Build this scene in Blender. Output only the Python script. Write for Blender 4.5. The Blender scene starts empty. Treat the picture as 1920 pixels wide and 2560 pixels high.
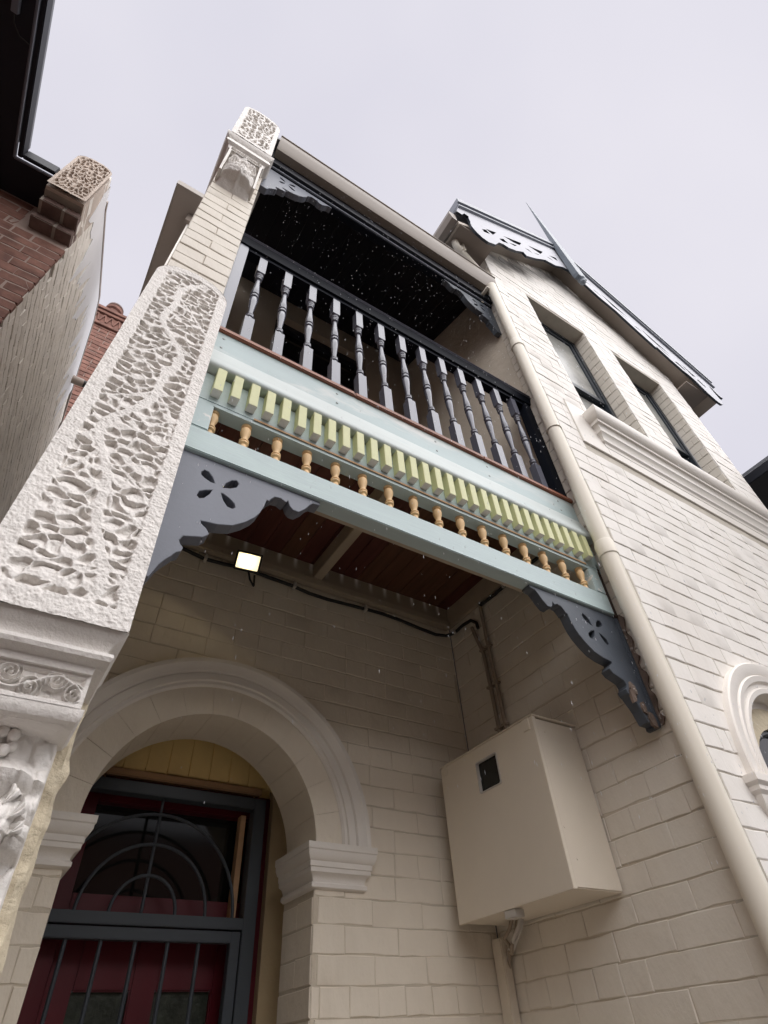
import bpy, bmesh, math, random
import numpy as np
from mathutils import Vector, Matrix
from mathutils.geometry import tessellate_polygon

random.seed(11)
rng = np.random.default_rng(5)
scene = bpy.context.scene
COL = scene.collection
PI = math.pi

# ------------------------------------------------------------------ camera
# metres; the eye is the origin, the street front runs along X, Y goes into the house, ground at Z = -1.6
RX = (0.84635348, -0.52996978, -0.05308319)
RY = (0.34244919, 0.61778728, -0.70786116)
RZ = (0.40793914, 0.58092246, 0.70435413)
GROUND = -1.6
cam_d = bpy.data.cameras.new('camera')
cam = bpy.data.objects.new('camera', cam_d)
COL.objects.link(cam)
cam.matrix_world = Matrix(((RX[0], -RY[0], -RZ[0], 0), (RX[1], -RY[1], -RZ[1], 0), (RX[2], -RY[2], -RZ[2], 0), (0, 0, 0, 1)))
cam_d.sensor_fit = 'VERTICAL'
cam_d.sensor_height = 36
cam_d.lens = 1413.93 * 36 / 2560
cam_d.clip_start = 0.02
cam_d.clip_end = 2000
scene.camera = cam

# ------------------------------------------------------------------ sky, sun, exposure
world = bpy.data.worlds.new('World')
scene.world = world
world.use_nodes = True
wn, wl = world.node_tree.nodes, world.node_tree.links
wn.clear()
w_out = wn.new('ShaderNodeOutputWorld')
w_bg = wn.new('ShaderNodeBackground')
w_sky = wn.new('ShaderNodeTexSky')
w_sky.sky_type = 'NISHITA'
w_sky.sun_disc = False
SUN_EL, SUN_AZ = math.radians(38), math.radians(177)
w_sky.sun_elevation = SUN_EL
w_sky.sun_rotation = SUN_AZ
w_sky.air_density = 1.0
w_sky.dust_density = 6.0
w_tc = wn.new('ShaderNodeTexCoord')
w_noise = wn.new('ShaderNodeTexNoise')
w_noise.inputs['Scale'].default_value = 1.6
w_noise.inputs['Detail'].default_value = 4
w_noise.inputs['Roughness'].default_value = 0.45
w_ramp = wn.new('ShaderNodeValToRGB')
w_ramp.color_ramp.elements[0].position = 0.3
w_ramp.color_ramp.elements[0].color = (0.222, 0.218, 0.244, 1)
w_ramp.color_ramp.elements[1].position = 0.72
w_ramp.color_ramp.elements[1].color = (0.262, 0.254, 0.272, 1)
w_scale = wn.new('ShaderNodeVectorMath')
w_scale.operation = 'SCALE'
w_scale.inputs['Scale'].default_value = 0.035
w_mix = wn.new('ShaderNodeMixRGB')
w_mix.inputs['Fac'].default_value = 0.06
wl.new(w_tc.outputs['Generated'], w_noise.inputs['Vector'])
wl.new(w_noise.outputs['Fac'], w_ramp.inputs['Fac'])
wl.new(w_sky.outputs['Color'], w_scale.inputs[0])
wl.new(w_ramp.outputs['Color'], w_mix.inputs['Color1'])
wl.new(w_scale.outputs['Vector'], w_mix.inputs['Color2'])
wl.new(w_mix.outputs['Color'], w_bg.inputs['Color'])
w_bg.inputs['Strength'].default_value = 1.0
wl.new(w_bg.outputs['Background'], w_out.inputs['Surface'])

sun_d = bpy.data.lights.new('sun', 'SUN')
sun_d.energy = 1.5
sun_d.angle = math.radians(112)
sun_d.color = (1.0, 0.985, 0.975)
sun = bpy.data.objects.new('sun', sun_d)
COL.objects.link(sun)
to_sun = Vector((math.cos(SUN_EL) * math.sin(SUN_AZ), math.cos(SUN_EL) * math.cos(SUN_AZ), math.sin(SUN_EL)))
sun.rotation_euler = to_sun.to_track_quat('Z', 'Y').to_euler()
sun.location = (0, -5, 12)

scene.view_settings.view_transform = 'Standard'
scene.view_settings.look = 'None'
scene.view_settings.exposure = 1.78
scene.view_settings.gamma = 1.0
scene.view_settings.use_curve_mapping = False
scene.cycles.max_bounces = 8
scene.cycles.diffuse_bounces = 4
scene.cycles.use_denoising = True


# ------------------------------------------------------------------ materials
def mat(name, base, rough=0.7, var=0.08, vscale=3.0, bump=0.0, bscale=60.0, base2=None, spec=0.35, patch=None,
        pscale=8.0, pthr=0.6, stretch=(1, 1, 1), bump2=0.0, bscale2=12.0, pedge=0.04):
    m = bpy.data.materials.new(name)
    m.use_nodes = True
    n, l = m.node_tree.nodes, m.node_tree.links
    b = n['Principled BSDF']
    b.inputs['Roughness'].default_value = rough
    b.inputs['Specular IOR Level'].default_value = spec
    g = n.new('ShaderNodeNewGeometry')
    mp = n.new('ShaderNodeMapping')
    mp.inputs['Scale'].default_value = stretch
    l.new(g.outputs['Position'], mp.inputs['Vector'])
    no = n.new('ShaderNodeTexNoise')
    no.inputs['Scale'].default_value = vscale
    no.inputs['Detail'].default_value = 6
    no.inputs['Roughness'].default_value = 0.6
    l.new(mp.outputs['Vector'], no.inputs['Vector'])
    r = n.new('ShaderNodeValToRGB')
    b2 = base2 or base
    r.color_ramp.elements[0].position = 0.3
    r.color_ramp.elements[1].position = 0.7
    r.color_ramp.elements[0].color = tuple(c * (1 - var) for c in base) + (1,)
    r.color_ramp.elements[1].color = tuple(min(1, c * (1 + var)) for c in b2) + (1,)
    l.new(no.outputs['Fac'], r.inputs['Fac'])
    col = r.outputs['Color']
    if patch:
        pn = n.new('ShaderNodeTexNoise')
        pn.inputs['Scale'].default_value = pscale
        pn.inputs['Detail'].default_value = 7
        pn.inputs['Roughness'].default_value = 0.65
        pn.inputs['Distortion'].default_value = 0.6
        l.new(mp.outputs['Vector'], pn.inputs['Vector'])
        pr = n.new('ShaderNodeValToRGB')
        pr.color_ramp.elements[0].position = pthr
        pr.color_ramp.elements[1].position = pthr + pedge
        l.new(pn.outputs['Fac'], pr.inputs['Fac'])
        mx = n.new('ShaderNodeMixRGB')
        mx.inputs['Color2'].default_value = tuple(patch) + (1,)
        l.new(pr.outputs['Color'], mx.inputs['Fac'])
        l.new(col, mx.inputs['Color1'])
        col = mx.outputs['Color']
    l.new(col, b.inputs['Base Color'])
    if bump or bump2:
        prev = None
        for st, sc, dist in ((bump2, bscale2, 0.01), (bump, bscale, 0.004)):
            if not st:
                continue
            bn = n.new('ShaderNodeTexNoise')
            bn.inputs['Scale'].default_value = sc
            bn.inputs['Detail'].default_value = 5
            bn.inputs['Roughness'].default_value = 0.6
            l.new(mp.outputs['Vector'], bn.inputs['Vector'])
            bp = n.new('ShaderNodeBump')
            bp.inputs['Strength'].default_value = st
            bp.inputs['Distance'].default_value = dist
            l.new(bn.outputs['Fac'], bp.inputs['Height'])
            if prev:
                l.new(prev, bp.inputs['Normal'])
            prev = bp.outputs['Normal']
        l.new(prev, b.inputs['Normal'])
    m['tail'] = 1
    return m


def add_stain(m, blobs, colour, amount=0.6, nscale=9.0):
    """soot or dirt with a shape of its own round given places: blobs = [(centre, radii)]"""
    n, l = m.node_tree.nodes, m.node_tree.links
    b = n['Principled BSDF']
    src = b.inputs['Base Color'].links[0].from_socket
    g = n.new('ShaderNodeNewGeometry')
    no = n.new('ShaderNodeTexNoise')
    no.inputs['Scale'].default_value = nscale
    no.inputs['Detail'].default_value = 6
    l.new(g.outputs['Position'], no.inputs['Vector'])
    for c, rad in blobs:
        s = n.new('ShaderNodeVectorMath')
        s.operation = 'SUBTRACT'
        s.inputs[1].default_value = c
        l.new(g.outputs['Position'], s.inputs[0])
        d = n.new('ShaderNodeVectorMath')
        d.operation = 'DIVIDE'
        d.inputs[1].default_value = rad
        l.new(s.outputs['Vector'], d.inputs[0])
        ln = n.new('ShaderNodeVectorMath')
        ln.operation = 'LENGTH'
        l.new(d.outputs['Vector'], ln.inputs[0])
        mr = n.new('ShaderNodeMapRange')
        mr.inputs['From Min'].default_value = 1.0
        mr.inputs['From Max'].default_value = 0.1
        l.new(ln.outputs['Value'], mr.inputs['Value'])
        mu = n.new('ShaderNodeMath')
        mu.operation = 'MULTIPLY'
        l.new(mr.outputs['Result'], mu.inputs[0])
        l.new(no.outputs['Fac'], mu.inputs[1])
        m2 = n.new('ShaderNodeMath')
        m2.operation = 'MULTIPLY'
        m2.use_clamp = True
        m2.inputs[1].default_value = amount * 2
        l.new(mu.outputs['Value'], m2.inputs[0])
        mx = n.new('ShaderNodeMixRGB')
        mx.inputs['Color2'].default_value = tuple(colour) + (1,)
        l.new(m2.outputs['Value'], mx.inputs['Fac'])
        l.new(src, mx.inputs['Color1'])
        src = mx.outputs['Color']
    l.new(src, b.inputs['Base Color'])


def emis(name, col, strength):
    m = bpy.data.materials.new(name)
    m.use_nodes = True
    b = m.node_tree.nodes['Principled BSDF']
    b.inputs['Base Color'].default_value = tuple(col) + (1,)
    b.inputs['Emission Color'].default_value = tuple(col) + (1,)
    b.inputs['Emission Strength'].default_value = strength
    return m


M = {}
M['cream'] = mat('cream_masonry_paint', (0.74, 0.685, 0.60), 0.58, 0.05, 1.7, 0.16, 110, bump2=0.5, bscale2=13, patch=(0.66, 0.60, 0.51), pscale=3.2, pthr=0.46, pedge=0.34, stretch=(1, 1, 0.5))  # same wall cream, toned lower for the dimmer return wall
M['cream_bay_lit'] = mat('cream_paint_bay_lit', (0.80, 0.765, 0.72), 0.58, 0.04, 1.7, 0.16, 110, bump2=0.5, bscale2=13, patch=(0.70, 0.655, 0.60), pscale=3.2, pthr=0.46, pedge=0.34, stretch=(1, 1, 0.45))  # same cream as the porch, kept lighter for the brightly lit bay
M['joint'] = mat('painted_mortar', (0.52, 0.475, 0.41), 0.8, 0.12, 6, 0.6, 80)
M['cream_smooth'] = mat('cream_smooth_paint', (0.765, 0.725, 0.67), 0.45, 0.03, 4, 0.08, 120)
M['porch'] = mat('cream_paint_porch_tinted', (0.78, 0.705, 0.595), 0.58, 0.06, 2.0, 0.16, 110, bump2=0.8, bscale2=10, patch=(0.70, 0.625, 0.515), pscale=3.0, pthr=0.46, pedge=0.34, stretch=(1, 1, 0.5))  # same cream as the bay, with the warm porch light tinted in
M['porch_joint'] = mat('porch_mortar_paint', (0.60, 0.53, 0.43), 0.8, 0.12, 6, 0.6, 80)
M['trim'] = mat('white_render_paint', (0.78, 0.735, 0.68), 0.5, 0.04, 5, 0.2, 100)
M['carved'] = mat('white_carved_cement', (0.81, 0.775, 0.735), 0.6, 0.05, 6, 0.5, 150, bump2=0.4, bscale2=40)
M['rough'] = mat('rough_yellowed_render', (0.62, 0.54, 0.40), 0.8, 0.12, 14, 0.8, 70, bump2=0.8, bscale2=30)
M['teal'] = mat('pale_teal_paint', (0.455, 0.55, 0.555), 0.42, 0.05, 3, 0.2, 40, patch=(0.50, 0.61, 0.60), pscale=5, pthr=0.5, pedge=0.2, stretch=(0.4, 3, 3))
M['teal_worn'] = mat('worn_teal_paint', (0.455, 0.55, 0.555), 0.42, 0.06, 3, 0.1, 60, patch=(0.66, 0.68, 0.66), pscale=2.3, pthr=0.50, stretch=(0.7, 3, 3), pedge=0.16)
M['teal_patch'] = mat('patched_teal_paint', (0.455, 0.55, 0.555), 0.42, 0.06, 3, 0.1, 60, patch=(0.70, 0.69, 0.66), pscale=9, pthr=0.5, pedge=0.03)
M['lime'] = mat('lime_yellow_paint', (0.63, 0.635, 0.365), 0.5, 0.05, 20, 0.1, 80, patch=(0.56, 0.58, 0.30), pscale=14, pthr=0.6, pedge=0.2)
M['primer'] = mat('bare_primer_end', (0.80, 0.79, 0.74), 0.7, 0.08, 30)
M['pine'] = mat('raw_pine', (0.82, 0.57, 0.31), 0.5, 0.14, 14, stretch=(1, 1, 0.15))
M['strip'] = mat('raw_pine_strip', (0.48, 0.29, 0.16), 0.6, 0.2, 9, stretch=(0.2, 1, 1))
M['merbau'] = mat('merbau_nosing', (0.26, 0.105, 0.065), 0.45, 0.22, 10, stretch=(0.15, 2, 2))
M['slate'] = mat('slate_blue_paint', (0.165, 0.178, 0.215), 0.38, 0.05, 5, 0.12, 70)
M['slate_old_dim'] = mat('weathered_slate_dimmed', (0.085, 0.098, 0.118), 0.45, 0.12, 7, 0.2, 70, patch=(0.20, 0.13, 0.10), pscale=7, pthr=0.66, pedge=0.03)  # weathered and chipped; base also darkened for the dimmer right-hand side
M['baluster'] = mat('slate_baluster_gloss', (0.125, 0.13, 0.165), 0.22, 0.04, 5, 0.05, 70, spec=0.7)
M['navy'] = mat('navy_black_paint', (0.007, 0.009, 0.015), 0.6, 0.08, 5, spec=0.08)
M['black'] = mat('matt_black_paint', (0.012, 0.0135, 0.021), 0.55, 0.1, 5)
M['redboard'] = mat('dark_red_boards', (0.105, 0.032, 0.025), 0.5, 0.25, 5, stretch=(6, 0.4, 1))
M['redboard2'] = mat('brown_red_boards', (0.125, 0.055, 0.032), 0.5, 0.25, 5, stretch=(6, 0.4, 1))
M['redboard3'] = mat('deep_red_boards', (0.07, 0.022, 0.02), 0.5, 0.25, 5, stretch=(6, 0.4, 1))
M['joist'] = mat('cream_joist_paint', (0.42, 0.35, 0.27), 0.6, 0.08, 6, patch=(0.30, 0.22, 0.16), pscale=9, pthr=0.68)
M['brown'] = mat('brown_wall_paint', (0.27, 0.20, 0.145), 0.7, 0.1, 3)
M['upper'] = mat('upper_wall_paint', (0.40, 0.33, 0.26), 0.7, 0.08, 2, 0.2, 60)
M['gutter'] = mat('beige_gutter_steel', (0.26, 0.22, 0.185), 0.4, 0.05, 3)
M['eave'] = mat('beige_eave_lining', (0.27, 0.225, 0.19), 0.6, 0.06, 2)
M['soffit'] = mat('bay_soffit_paint', (0.46, 0.40, 0.34), 0.6, 0.06, 2)
M['verge'] = mat('pale_grey_verge_metal', (0.21, 0.225, 0.255), 0.4, 0.04, 3)
M['fret'] = mat('white_fretted_board', (0.43, 0.435, 0.475), 0.5, 0.04, 4)
M['steelblue'] = mat('blue_grey_finial', (0.15, 0.175, 0.205), 0.4, 0.08, 4)
M['winframe'] = mat('dark_blue_window_frame', (0.025, 0.032, 0.042), 0.4, 0.06, 5)
M['pipe'] = mat('cream_pvc_pipe', (0.745, 0.69, 0.59), 0.35, 0.03, 2)
M['box'] = mat('cream_meter_box_steel', (0.75, 0.675, 0.565), 0.42, 0.04, 2.5, 0.12, 200)
M['cable'] = mat('black_cable', (0.022, 0.021, 0.02), 0.5)
M['conduit'] = mat('painted_conduit', (0.33, 0.27, 0.21), 0.6, 0.08, 6)
M['clip'] = mat('pale_clip', (0.55, 0.52, 0.48), 0.5)
M['yellow'] = mat('yellow_paint_warm_glow', (0.93, 0.69, 0.30), 0.6, 0.08, 5, 0.3, 80)  # yellow paint, colour raised in place of a warm entry light
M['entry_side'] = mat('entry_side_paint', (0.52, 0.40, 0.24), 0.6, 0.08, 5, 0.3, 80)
M['plaster'] = mat('upstairs_plaster', (0.60, 0.53, 0.44), 0.65, 0.08, 2, 0.2, 60, bump2=0.6, bscale2=9)
M['maroon'] = mat('maroon_gloss', (0.10, 0.006, 0.013), 0.4, 0.15, 4)
M['secframe'] = mat('dark_slate_steel', (0.050, 0.060, 0.072), 0.4, 0.06, 4)
M['brick_red'] = mat('weathered_red_brick', (0.165, 0.082, 0.064), 0.85, 0.25, 9, 0.5, 70, base2=(0.23, 0.115, 0.088), patch=(0.14, 0.075, 0.065), pscale=5, pthr=0.6, pedge=0.15)
M['brick_dark'] = mat('sooty_red_brick', (0.17, 0.115, 0.10), 0.9, 0.3, 8, 0.5, 60)
M['mortar'] = mat('lime_mortar', (0.36, 0.28, 0.245), 0.9, 0.15, 12, 0.5, 60)
M['neigh_cem'] = mat('buff_carved_cement', (0.52, 0.435, 0.37), 0.75, 0.1, 8, 0.4, 90)
M['weather'] = mat('weathered_white_paint', (0.85, 0.80, 0.735), 0.75, 0.10, 4, 0.5, 60, patch=(0.74, 0.68, 0.60), pscale=4, pthr=0.6, pedge=0.1, bump2=0.4, bscale2=15)
M['weather_joint'] = mat('weathered_joint', (0.34, 0.30, 0.26), 0.9, 0.2, 6)
M['white_new'] = mat('fresh_white_paint', (0.80, 0.79, 0.80), 0.5, 0.03, 4)
M['grey_pipe'] = mat('grey_pipe', (0.33, 0.27, 0.23), 0.5, 0.1, 8)
M['ground'] = mat('paving', (0.10, 0.093, 0.083), 0.75, 0.2, 1.2, 0.4, 20)
M['porch_tile'] = mat('porch_tiles', (0.36, 0.31, 0.25), 0.5, 0.15, 6)
M['roof'] = mat('grey_roof_steel', (0.20, 0.21, 0.23), 0.5, 0.08, 2)
M['mould'] = mat('primed_moulding', (0.55, 0.60, 0.585), 0.45, 0.07, 3, 0.1, 60, patch=(0.455, 0.55, 0.555), pscale=2.0, pthr=0.56, stretch=(0.8, 3, 3), pedge=0.12)
M['chip'] = mat('splintered_timber', (0.17, 0.125, 0.10), 0.9, 0.35, 25, 0.8, 60, patch=(0.45, 0.40, 0.36), pscale=16, pthr=0.6)
M['timber_dark'] = mat('dark_old_timber', (0.055, 0.035, 0.026), 0.8, 0.3, 12, stretch=(1, 1, 0.2))
M['lamp_body'] = mat('dark_lamp_body', (0.022, 0.02, 0.018), 0.45)
M['lamp'] = emis('lit_lamp_face', (1.0, 0.88, 0.58), 0.27)
M['led'] = emis('lit_lamp_core', (1.0, 0.92, 0.65), 0.5)
M['screw'] = mat('screw_steel', (0.42, 0.45, 0.45), 0.35, 0.1, 10)
add_stain(M['cream_bay_lit'], [((2.42, 1.03, 5.45), (0.34, 0.3, 0.24)), ((2.20, 1.03, 5.22), (0.22, 0.3, 0.22)), ((3.1, 1.03, 6.1), (0.5, 0.3, 0.16)), ((3.9, 1.03, 5.72), (0.5, 0.3, 0.12))], (0.17, 0.155, 0.14), 1.0, 7)

m = bpy.data.materials.new('dark_glass')
m.use_nodes = True
b = m.node_tree.nodes['Principled BSDF']
b.inputs['Base Color'].default_value = (0.012, 0.013, 0.012, 1)
b.inputs['Roughness'].default_value = 0.08
b.inputs['Specular IOR Level'].default_value = 0.5
M['glass_dark'] = m
M['glass_bay'] = mat('reflection_grey_glass', (0.24, 0.245, 0.23), 0.22, 0.35, 3.2, spec=0.6, base2=(0.30, 0.30, 0.28))  # pale grey mottling paints reflections into the glass
M['glass_door'] = mat('obscure_door_glass', (0.035, 0.042, 0.032), 0.25, 0.4, 30, 0.5, 60)
m = bpy.data.materials.new('rain_water')
m.use_nodes = True
rn_, rl_ = m.node_tree.nodes, m.node_tree.links
rn_.clear()
ro = rn_.new('ShaderNodeOutputMaterial')
rt = rn_.new('ShaderNodeBsdfTranslucent')
rt.inputs['Color'].default_value = (0.9, 0.91, 0.95, 1)
rp = rn_.new('ShaderNodeBsdfTransparent')
rx = rn_.new('ShaderNodeMixShader')
rx.inputs['Fac'].default_value = 0.12
rl_.new(rt.outputs[0], rx.inputs[1])
rl_.new(rp.outputs[0], rx.inputs[2])
rl_.new(rx.outputs[0], ro.inputs['Surface'])
M['rain'] = m


# ------------------------------------------------------------------ mesh helpers
ORG = {}          # world origin of every parent


class MB:
    def __init__(self):
        self.v, self.f, self.mi = [], [], []
        self.cur = 0

    def add(self, vs, fs):
        k = len(self.v)
        self.v += [tuple(p) for p in vs]
        self.f += [tuple(i + k for i in f) for f in fs]
        self.mi += [self.cur] * len(fs)
        return self

    def box(self, x0, x1, y0, y1, z0, z1):
        return self.add([(x0, y0, z0), (x1, y0, z0), (x1, y1, z0), (x0, y1, z0), (x0, y0, z1), (x1, y0, z1), (x1, y1, z1), (x0, y1, z1)],
                        [(0, 3, 2, 1), (4, 5, 6, 7), (0, 1, 5, 4), (1, 2, 6, 5), (2, 3, 7, 6), (3, 0, 4, 7)])

    def prism(self, poly, fn, d0, d1, holes=()):
        """polygon (a,b) with holes, extruded from depth d0 to d1; fn(a,b,d) -> xyz"""
        loops = [list(poly)] + [list(h) for h in holes]
        tri = tessellate_polygon([[Vector((a, b, 0)) for a, b in lp] for lp in loops])
        flat = [p for lp in loops for p in lp]
        n = len(flat)
        vs = [fn(a, b, d0) for a, b in flat] + [fn(a, b, d1) for a, b in flat]
        fs = [tuple(t) for t in tri] + [tuple(i + n for i in reversed(t)) for t in tri]
        k = 0
        for lp in loops:
            m_ = len(lp)
            for i in range(m_):
                a, b = k + i, k + (i + 1) % m_
                fs.append((a, b, b + n, a + n))
            k += m_
        return self.add(vs, fs)

    def lathe(self, cx, cy, prof, n=16):
        vs, fs = [], []
        for r, z in prof:
            for i in range(n):
                t = 2 * PI * i / n
                vs.append((cx + r * math.cos(t), cy + r * math.sin(t), z))
        for j in range(len(prof) - 1):
            for i in range(n):
                a, b = j * n + i, j * n + (i + 1) % n
                fs.append((a, b, b + n, a + n))
        fs.append(tuple(range(n - 1, -1, -1)))
        fs.append(tuple((len(prof) - 1) * n + i for i in range(n)))
        return self.add(vs, fs)

    def tube(self, pts, r, n=10, closed=False):
        pts = [Vector(p) for p in pts]
        vs, fs = [], []
        up = Vector((0.13, 0.31, 0.94)).normalized()
        m_ = len(pts)
        prev = None
        for i, p in enumerate(pts):
            if closed:
                t = pts[(i + 1) % m_] - pts[i - 1]
            else:
                t = pts[min(i + 1, m_ - 1)] - pts[max(i - 1, 0)]
            t.normalize()
            u = (up - t * up.dot(t)) if prev is None else (prev - t * prev.dot(t))
            u.normalize()
            prev = u
            w = t.cross(u)
            rr = r[i] if isinstance(r, (list, tuple)) else r
            for k in range(n):
                a = 2 * PI * k / n
                vs.append(p + (u * math.cos(a) + w * math.sin(a)) * rr)
        for i in range(m_ if closed else m_ - 1):
            for k in range(n):
                a, b = i * n + k, i * n + (k + 1) % n
                c, d = ((i + 1) % m_) * n + (k + 1) % n, ((i + 1) % m_) * n + k
                fs.append((a, b, c, d))
        if not closed:
            fs.append(tuple(range(n - 1, -1, -1)))
            fs.append(tuple((m_ - 1) * n + k for k in range(n)))
        return self.add(vs, fs)

    def run(self, path, prof, back=0.0, cap=True):
        """moulding swept along a plan polyline; prof = [(projection, z)] top to bottom; projects to the right-hand side of travel"""
        P = [Vector(p) for p in path]
        m_ = len(P)
        dirs = []
        for i in range(m_):
            if i == 0:
                t0 = t1 = (P[1] - P[0]).normalized()
            elif i == m_ - 1:
                t0 = t1 = (P[-1] - P[-2]).normalized()
            else:
                t0, t1 = (P[i] - P[i - 1]).normalized(), (P[i + 1] - P[i]).normalized()
            n0, n1 = Vector((t0.y, -t0.x)), Vector((t1.y, -t1.x))
            nn = (n0 + n1)
            nn /= max(0.3, nn.dot(n0))
            dirs.append(nn)
        full = [(-back, prof[0][1])] + list(prof) + [(-back, prof[-1][1])]
        k = len(full)
        vs = [(P[i].x + dirs[i].x * o, P[i].y + dirs[i].y * o, z) for i in range(m_) for o, z in full]
        fs = []
        for i in range(m_ - 1):
            for j in range(k):
                a, b = i * k + j, i * k + (j + 1) % k
                fs.append((a, b, b + k, a + k))
        if cap:
            fs.append(tuple(range(k)))
            fs.append(tuple((m_ - 1) * k + j for j in range(k - 1, -1, -1)))
        return self.add(vs, fs)

    def grid(self, nu, nv, fn, smooth=True):
        U, V = np.meshgrid(np.linspace(0, 1, nu), np.linspace(0, 1, nv))
        x, y, z = fn(U, V)
        x, y, z = (np.broadcast_to(a, U.shape) for a in (x, y, z))
        vs = np.stack([x.ravel(), y.ravel(), z.ravel()], 1).tolist()
        i = np.arange(nu - 1)[None, :] + nu * np.arange(nv - 1)[:, None]
        i = i.ravel()
        fs = np.stack([i, i + 1, i + 1 + nu, i + nu], 1).tolist()
        return self.add(vs, fs)


def mesh_of(name, mb, mats, org=(0, 0, 0), smooth=None, bevel=0.0):
    me = bpy.data.meshes.new(name)
    o = org
    me.from_pydata([(p[0] - o[0], p[1] - o[1], p[2] - o[2]) for p in mb.v], [], mb.f)
    for mt in (mats if isinstance(mats, (list, tuple)) else [mats]):
        me.materials.append(mt)
    if any(mb.mi):
        me.polygons.foreach_set('material_index', mb.mi)
    bm = bmesh.new()
    bm.from_mesh(me)
    bmesh.ops.recalc_face_normals(bm, faces=bm.faces)
    if bevel:
        es = [e for e in bm.edges if len(e.link_faces) == 2 and e.calc_face_angle(0) > 0.7]
        bmesh.ops.bevel(bm, geom=es, offset=bevel, segments=2, affect='EDGES', clamp_overlap=True)
    bm.to_mesh(me)
    bm.free()
    if smooth is not None:
        me.polygons.foreach_set('use_smooth', [True] * len(me.polygons))
        me.set_sharp_from_angle(angle=math.radians(smooth))
    me.update()
    return me


def empty(name, loc, label, cat, group=None):
    o = bpy.data.objects.new(name, None)
    COL.objects.link(o)
    o.location = loc
    o.empty_display_size = 0.1
    o['label'] = label
    o['category'] = cat
    o['kind'] = 'thing'
    if group:
        o['group'] = group
    ORG[o] = tuple(loc)
    return o


def obj(name, mb, mats, parent=None, org=None, smooth=None, bevel=0.0, label=None):
    """one mesh object; a part's mesh keeps its place, its origin is its thing's"""
    og = ORG[parent] if parent is not None else (org or (0, 0, 0))
    o = bpy.data.objects.new(name, mesh_of(name, mb, mats, og, smooth, bevel))
    COL.objects.link(o)
    if parent is not None:
        o.parent = parent
    else:
        o.location = og
    ORG[o] = og
    if label:
        o['label'] = label
    return o


def tag(o, label, cat, group=None, kind=None):
    o['label'] = label
    o['category'] = cat
    if group:
        o['group'] = group
    o['kind'] = kind or 'thing'
    return o


def inst(name, me, parent, loc, rotz=0.0, tilt=0.0):
    o = bpy.data.objects.new(name, me)
    COL.objects.link(o)
    o.parent = parent
    og = ORG[parent]
    o.location = (loc[0] - og[0], loc[1] - og[1], loc[2] - og[2])
    o.rotation_euler = (0, tilt, rotz)
    return o


def copy_tree(o, parent=None, dloc=(0, 0, 0)):
    c = o.copy()
    COL.objects.link(c)
    if parent is not None:
        c.parent = parent
    else:
        c.location = (o.location.x + dloc[0], o.location.y + dloc[1], o.location.z + dloc[2])
        ORG[c] = tuple(c.location)
    for ch in o.children:
        copy_tree(ch, c)
    return c


def arc(cx, cz, r, a0, a1, n):
    return [(cx + r * math.cos(math.radians(a0 + (a1 - a0) * i / n)), cz + r * math.sin(math.radians(a0 + (a1 - a0) * i / n))) for i in range(n + 1)]


def px(p):
    """pixel of the 1920 x 2560 photograph where a point shows (for choosing which bricks are large)"""
    d = RZ[0] * p[0] + RZ[1] * p[1] + RZ[2] * p[2]
    if d < 0.05:
        return None
    return (960 + 1413.93 * (RX[0] * p[0] + RX[1] * p[1] + RX[2] * p[2]) / d, 1280 + 1413.93 * (RY[0] * p[0] + RY[1] * p[1] + RY[2] * p[2]) / d, d)


# ------------------------------------------------------------------ bricks
def brick_mesh(w, h, d, c, jit, m_, name='brick', emb=0.02):
    """brick with a chamfered, wavy edged face; local -Y is the outer side, origin at the middle of the face plane"""
    r = lambda k=1.0: random.uniform(-jit, jit) * k
    n = 4 if w > 0.15 else 2
    out = [(-w / 2 + w * i / n, -h / 2) for i in range(n + 1)] + [(w / 2 - w * i / n, h / 2) for i in range(n + 1)]
    pts = [(a + r(0.7), b + r(1.2)) for a, b in out]
    k = len(pts)
    vs = [(a, emb, b) for a, b in pts] + [(a, -d + c + r(0.4), b) for a, b in pts]
    for (a, b) in pts:
        ia = a - math.copysign(min(c, abs(a)), a) if abs(abs(a) - w / 2) < 0.006 else a
        vs.append((ia, -d + r(0.5), b - math.copysign(c * random.uniform(0.8, 1.6), b)))
    fs = []
    for i in range(k):
        j = (i + 1) % k
        fs += [(i, j, k + j, k + i), (k + i, k + j, 2 * k + j, 2 * k + i)]
    for i in range(n):
        fs.append((2 * k + i, 2 * k + i + 1, 3 * k - 2 - i, 3 * k - 1 - i))
    mb = MB()
    mb.add(vs, fs)
    return mesh_of(name, mb, m_, smooth=24)


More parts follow.
